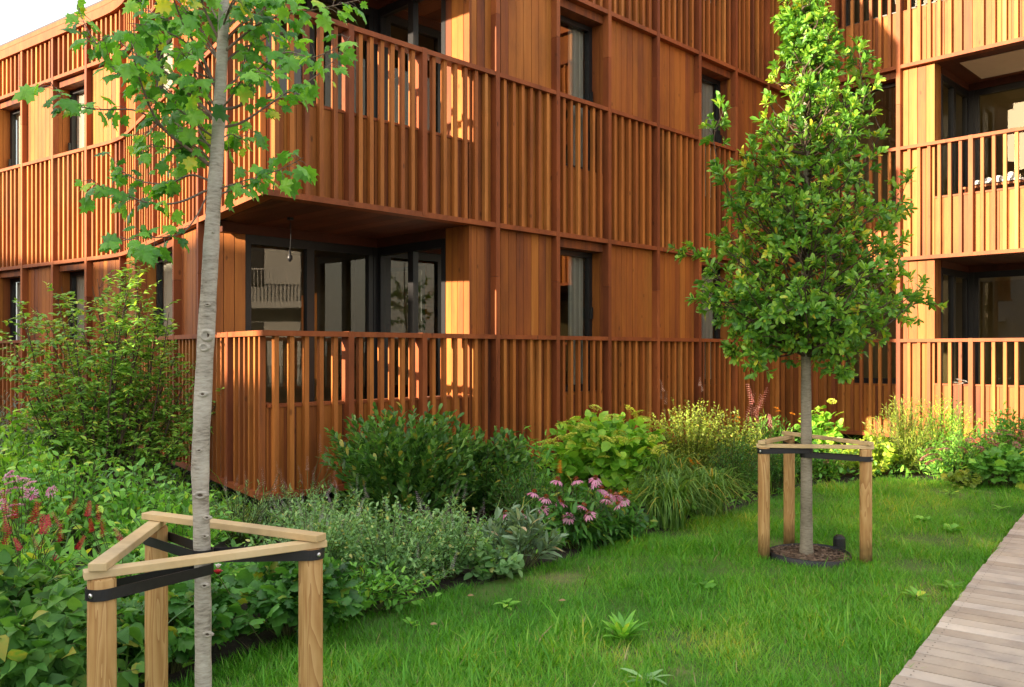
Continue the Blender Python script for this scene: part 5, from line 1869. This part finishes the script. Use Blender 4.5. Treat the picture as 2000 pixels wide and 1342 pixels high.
rosette('largest lawn weed, a rosette of long pale leaves in the middle of the lawn', 1218, 1255, 32, .15, T_LANCE, G_MID, 2.2)
rosette('low weed rosette at the bottom edge of the lawn right of centre', 1262, 1338, 11, .11, T_LANCE, G_GREY)
rosette('small weed in the lawn below the catmint', 802, 1228, 7, .06, T_OVATE, G_MID, .9)
rosette('small weed in the lawn right of the daylilies', 1378, 1150, 7, .085, T_LOBED, G_MID)
rosette('broad weed near the boardwalk edge below the right post', 1790, 1172, 9, .10, T_OVATE, G_MID, .6)
rosette('broad weed touching the boardwalk edge', 1858, 1155, 8, .10, T_OVATE, G_MID, .6)
rosette('dark ferny weed in the far lawn right of the farther stake frame', 1862, 1040, 14, .10, T_LOBED, G_MID, .8)
rosette('dark weed in the far lawn close to the right post', 1800, 1022, 10, .09, T_LOBED, G_MID, .8)
rosette('pale weed in the far lawn by the pink flowers', 1855, 968, 12, .12, T_LANCE, G_MID, .6)
rosette('weed patch in the near lawn left of centre', 990, 1190, 9, .08, T_OVATE, G_MID, .4)
rosette('tiny weed at the far right of the lawn', 1955, 1000, 8, .09, T_OVATE, G_MID, .6)

# a few fallen leaves
G_FALL = leaf_mat('fallen_leaf', (0.14, 0.09, 0.035), (0.24, 0.16, 0.07), (0.38, 0.28, 0.13), trans=.1)
for (u, v, lab) in ((840, 1240, 'curled brown leaf lying on the lawn below the catmint'), (1092, 1192, 'pale dry leaf standing in the grass above the big weed'), (913, 1182, 'small tan leaf on the lawn at the bed edge')):
    Y = EYE * F / (v - HOR)
    x = (u - 1000) / F * Y
    o = build_cloud('fallen_leaf', [(T_OVATE, A([x, Y, .06]), A([.8, -.4, .3]), A([.2, -.6, 1]), np.array([.045]), np.array([.5]))], G_FALL, None)
    tag(o, lab, 'leaf')

# ------------------------------------------------------------------ sky, sun, camera
w = bpy.data.worlds.new('World')
SC.world = w
w.use_nodes = True
nt = w.node_tree
nt.nodes.clear()
sky = nt.nodes.new('ShaderNodeTexSky')
sky.sky_type = 'NISHITA'
sky.sun_disc = False
sky.sun_elevation = SUN_EL
az = math.atan2(SUN_AZ.x, SUN_AZ.y)      # clockwise from +Y
sky.sun_rotation = az
sky.altitude = 50
sky.air_density = 1.0
sky.dust_density = 4.0
sky.ozone_density = 0.6
bg = nt.nodes.new('ShaderNodeBackground')
bg.inputs['Strength'].default_value = 0.112
wo = nt.nodes.new('ShaderNodeOutputWorld')
tc = nt.nodes.new('ShaderNodeTexCoord')
cn = nt.nodes.new('ShaderNodeTexNoise')
cn.inputs['Scale'].default_value = 2.2
cn.inputs['Detail'].default_value = 6.0
nt.links.new(tc.outputs['Generated'], cn.inputs['Vector'])
cr_ = nt.nodes.new('ShaderNodeMapRange')
cr_.inputs['From Min'].default_value = 0.3
cr_.inputs['From Max'].default_value = 0.7
cr_.inputs['To Min'].default_value = 0.45
cr_.inputs['To Max'].default_value = 0.8
nt.links.new(cn.outputs['Fac'], cr_.inputs['Value'])
mxs = nt.nodes.new('ShaderNodeMix')
mxs.data_type = 'RGBA'
nt.links.new(cr_.outputs['Result'], mxs.inputs['Factor'])
nt.links.new(sky.outputs[0], mxs.inputs['A'])
mxs.inputs['B'].default_value = (3.6, 3.55, 3.5, 1)
nt.links.new(mxs.outputs['Result'], bg.inputs['Color'])
nt.links.new(bg.outputs[0], wo.inputs['Surface'])

sl = bpy.data.lights.new('sun', 'SUN')
sl.energy = 4.2
sl.angle = math.radians(0.6)
sl.color = (1.0, 0.81, 0.60)
so_ = bpy.data.objects.new('sun', sl)
COL.objects.link(so_)
dvec = Vector((SUN_AZ.x * math.cos(SUN_EL), SUN_AZ.y * math.cos(SUN_EL), math.sin(SUN_EL)))
so_.rotation_euler = dvec.to_track_quat('Z', 'Y').to_euler()
so_.location = (-20, -14, 12)

cam = bpy.data.cameras.new('camera')
cam.sensor_width = 36
cam.lens = 30.0
cam.shift_y = 15.0 / 2000.0
cam.clip_end = 2000
co = bpy.data.objects.new('camera', cam)
COL.objects.link(co)
co.location = (0, 0, EYE)
co.rotation_euler = (math.radians(90), 0, 0)
SC.camera = co

SC.view_settings.view_transform = 'Standard'
SC.view_settings.look = 'None'
SC.view_settings.exposure = 2.35
SC.view_settings.gamma = 1.0
SC.cycles.max_bounces = 8
SC.cycles.transparent_max_bounces = 12
SC.cycles.use_denoising = True
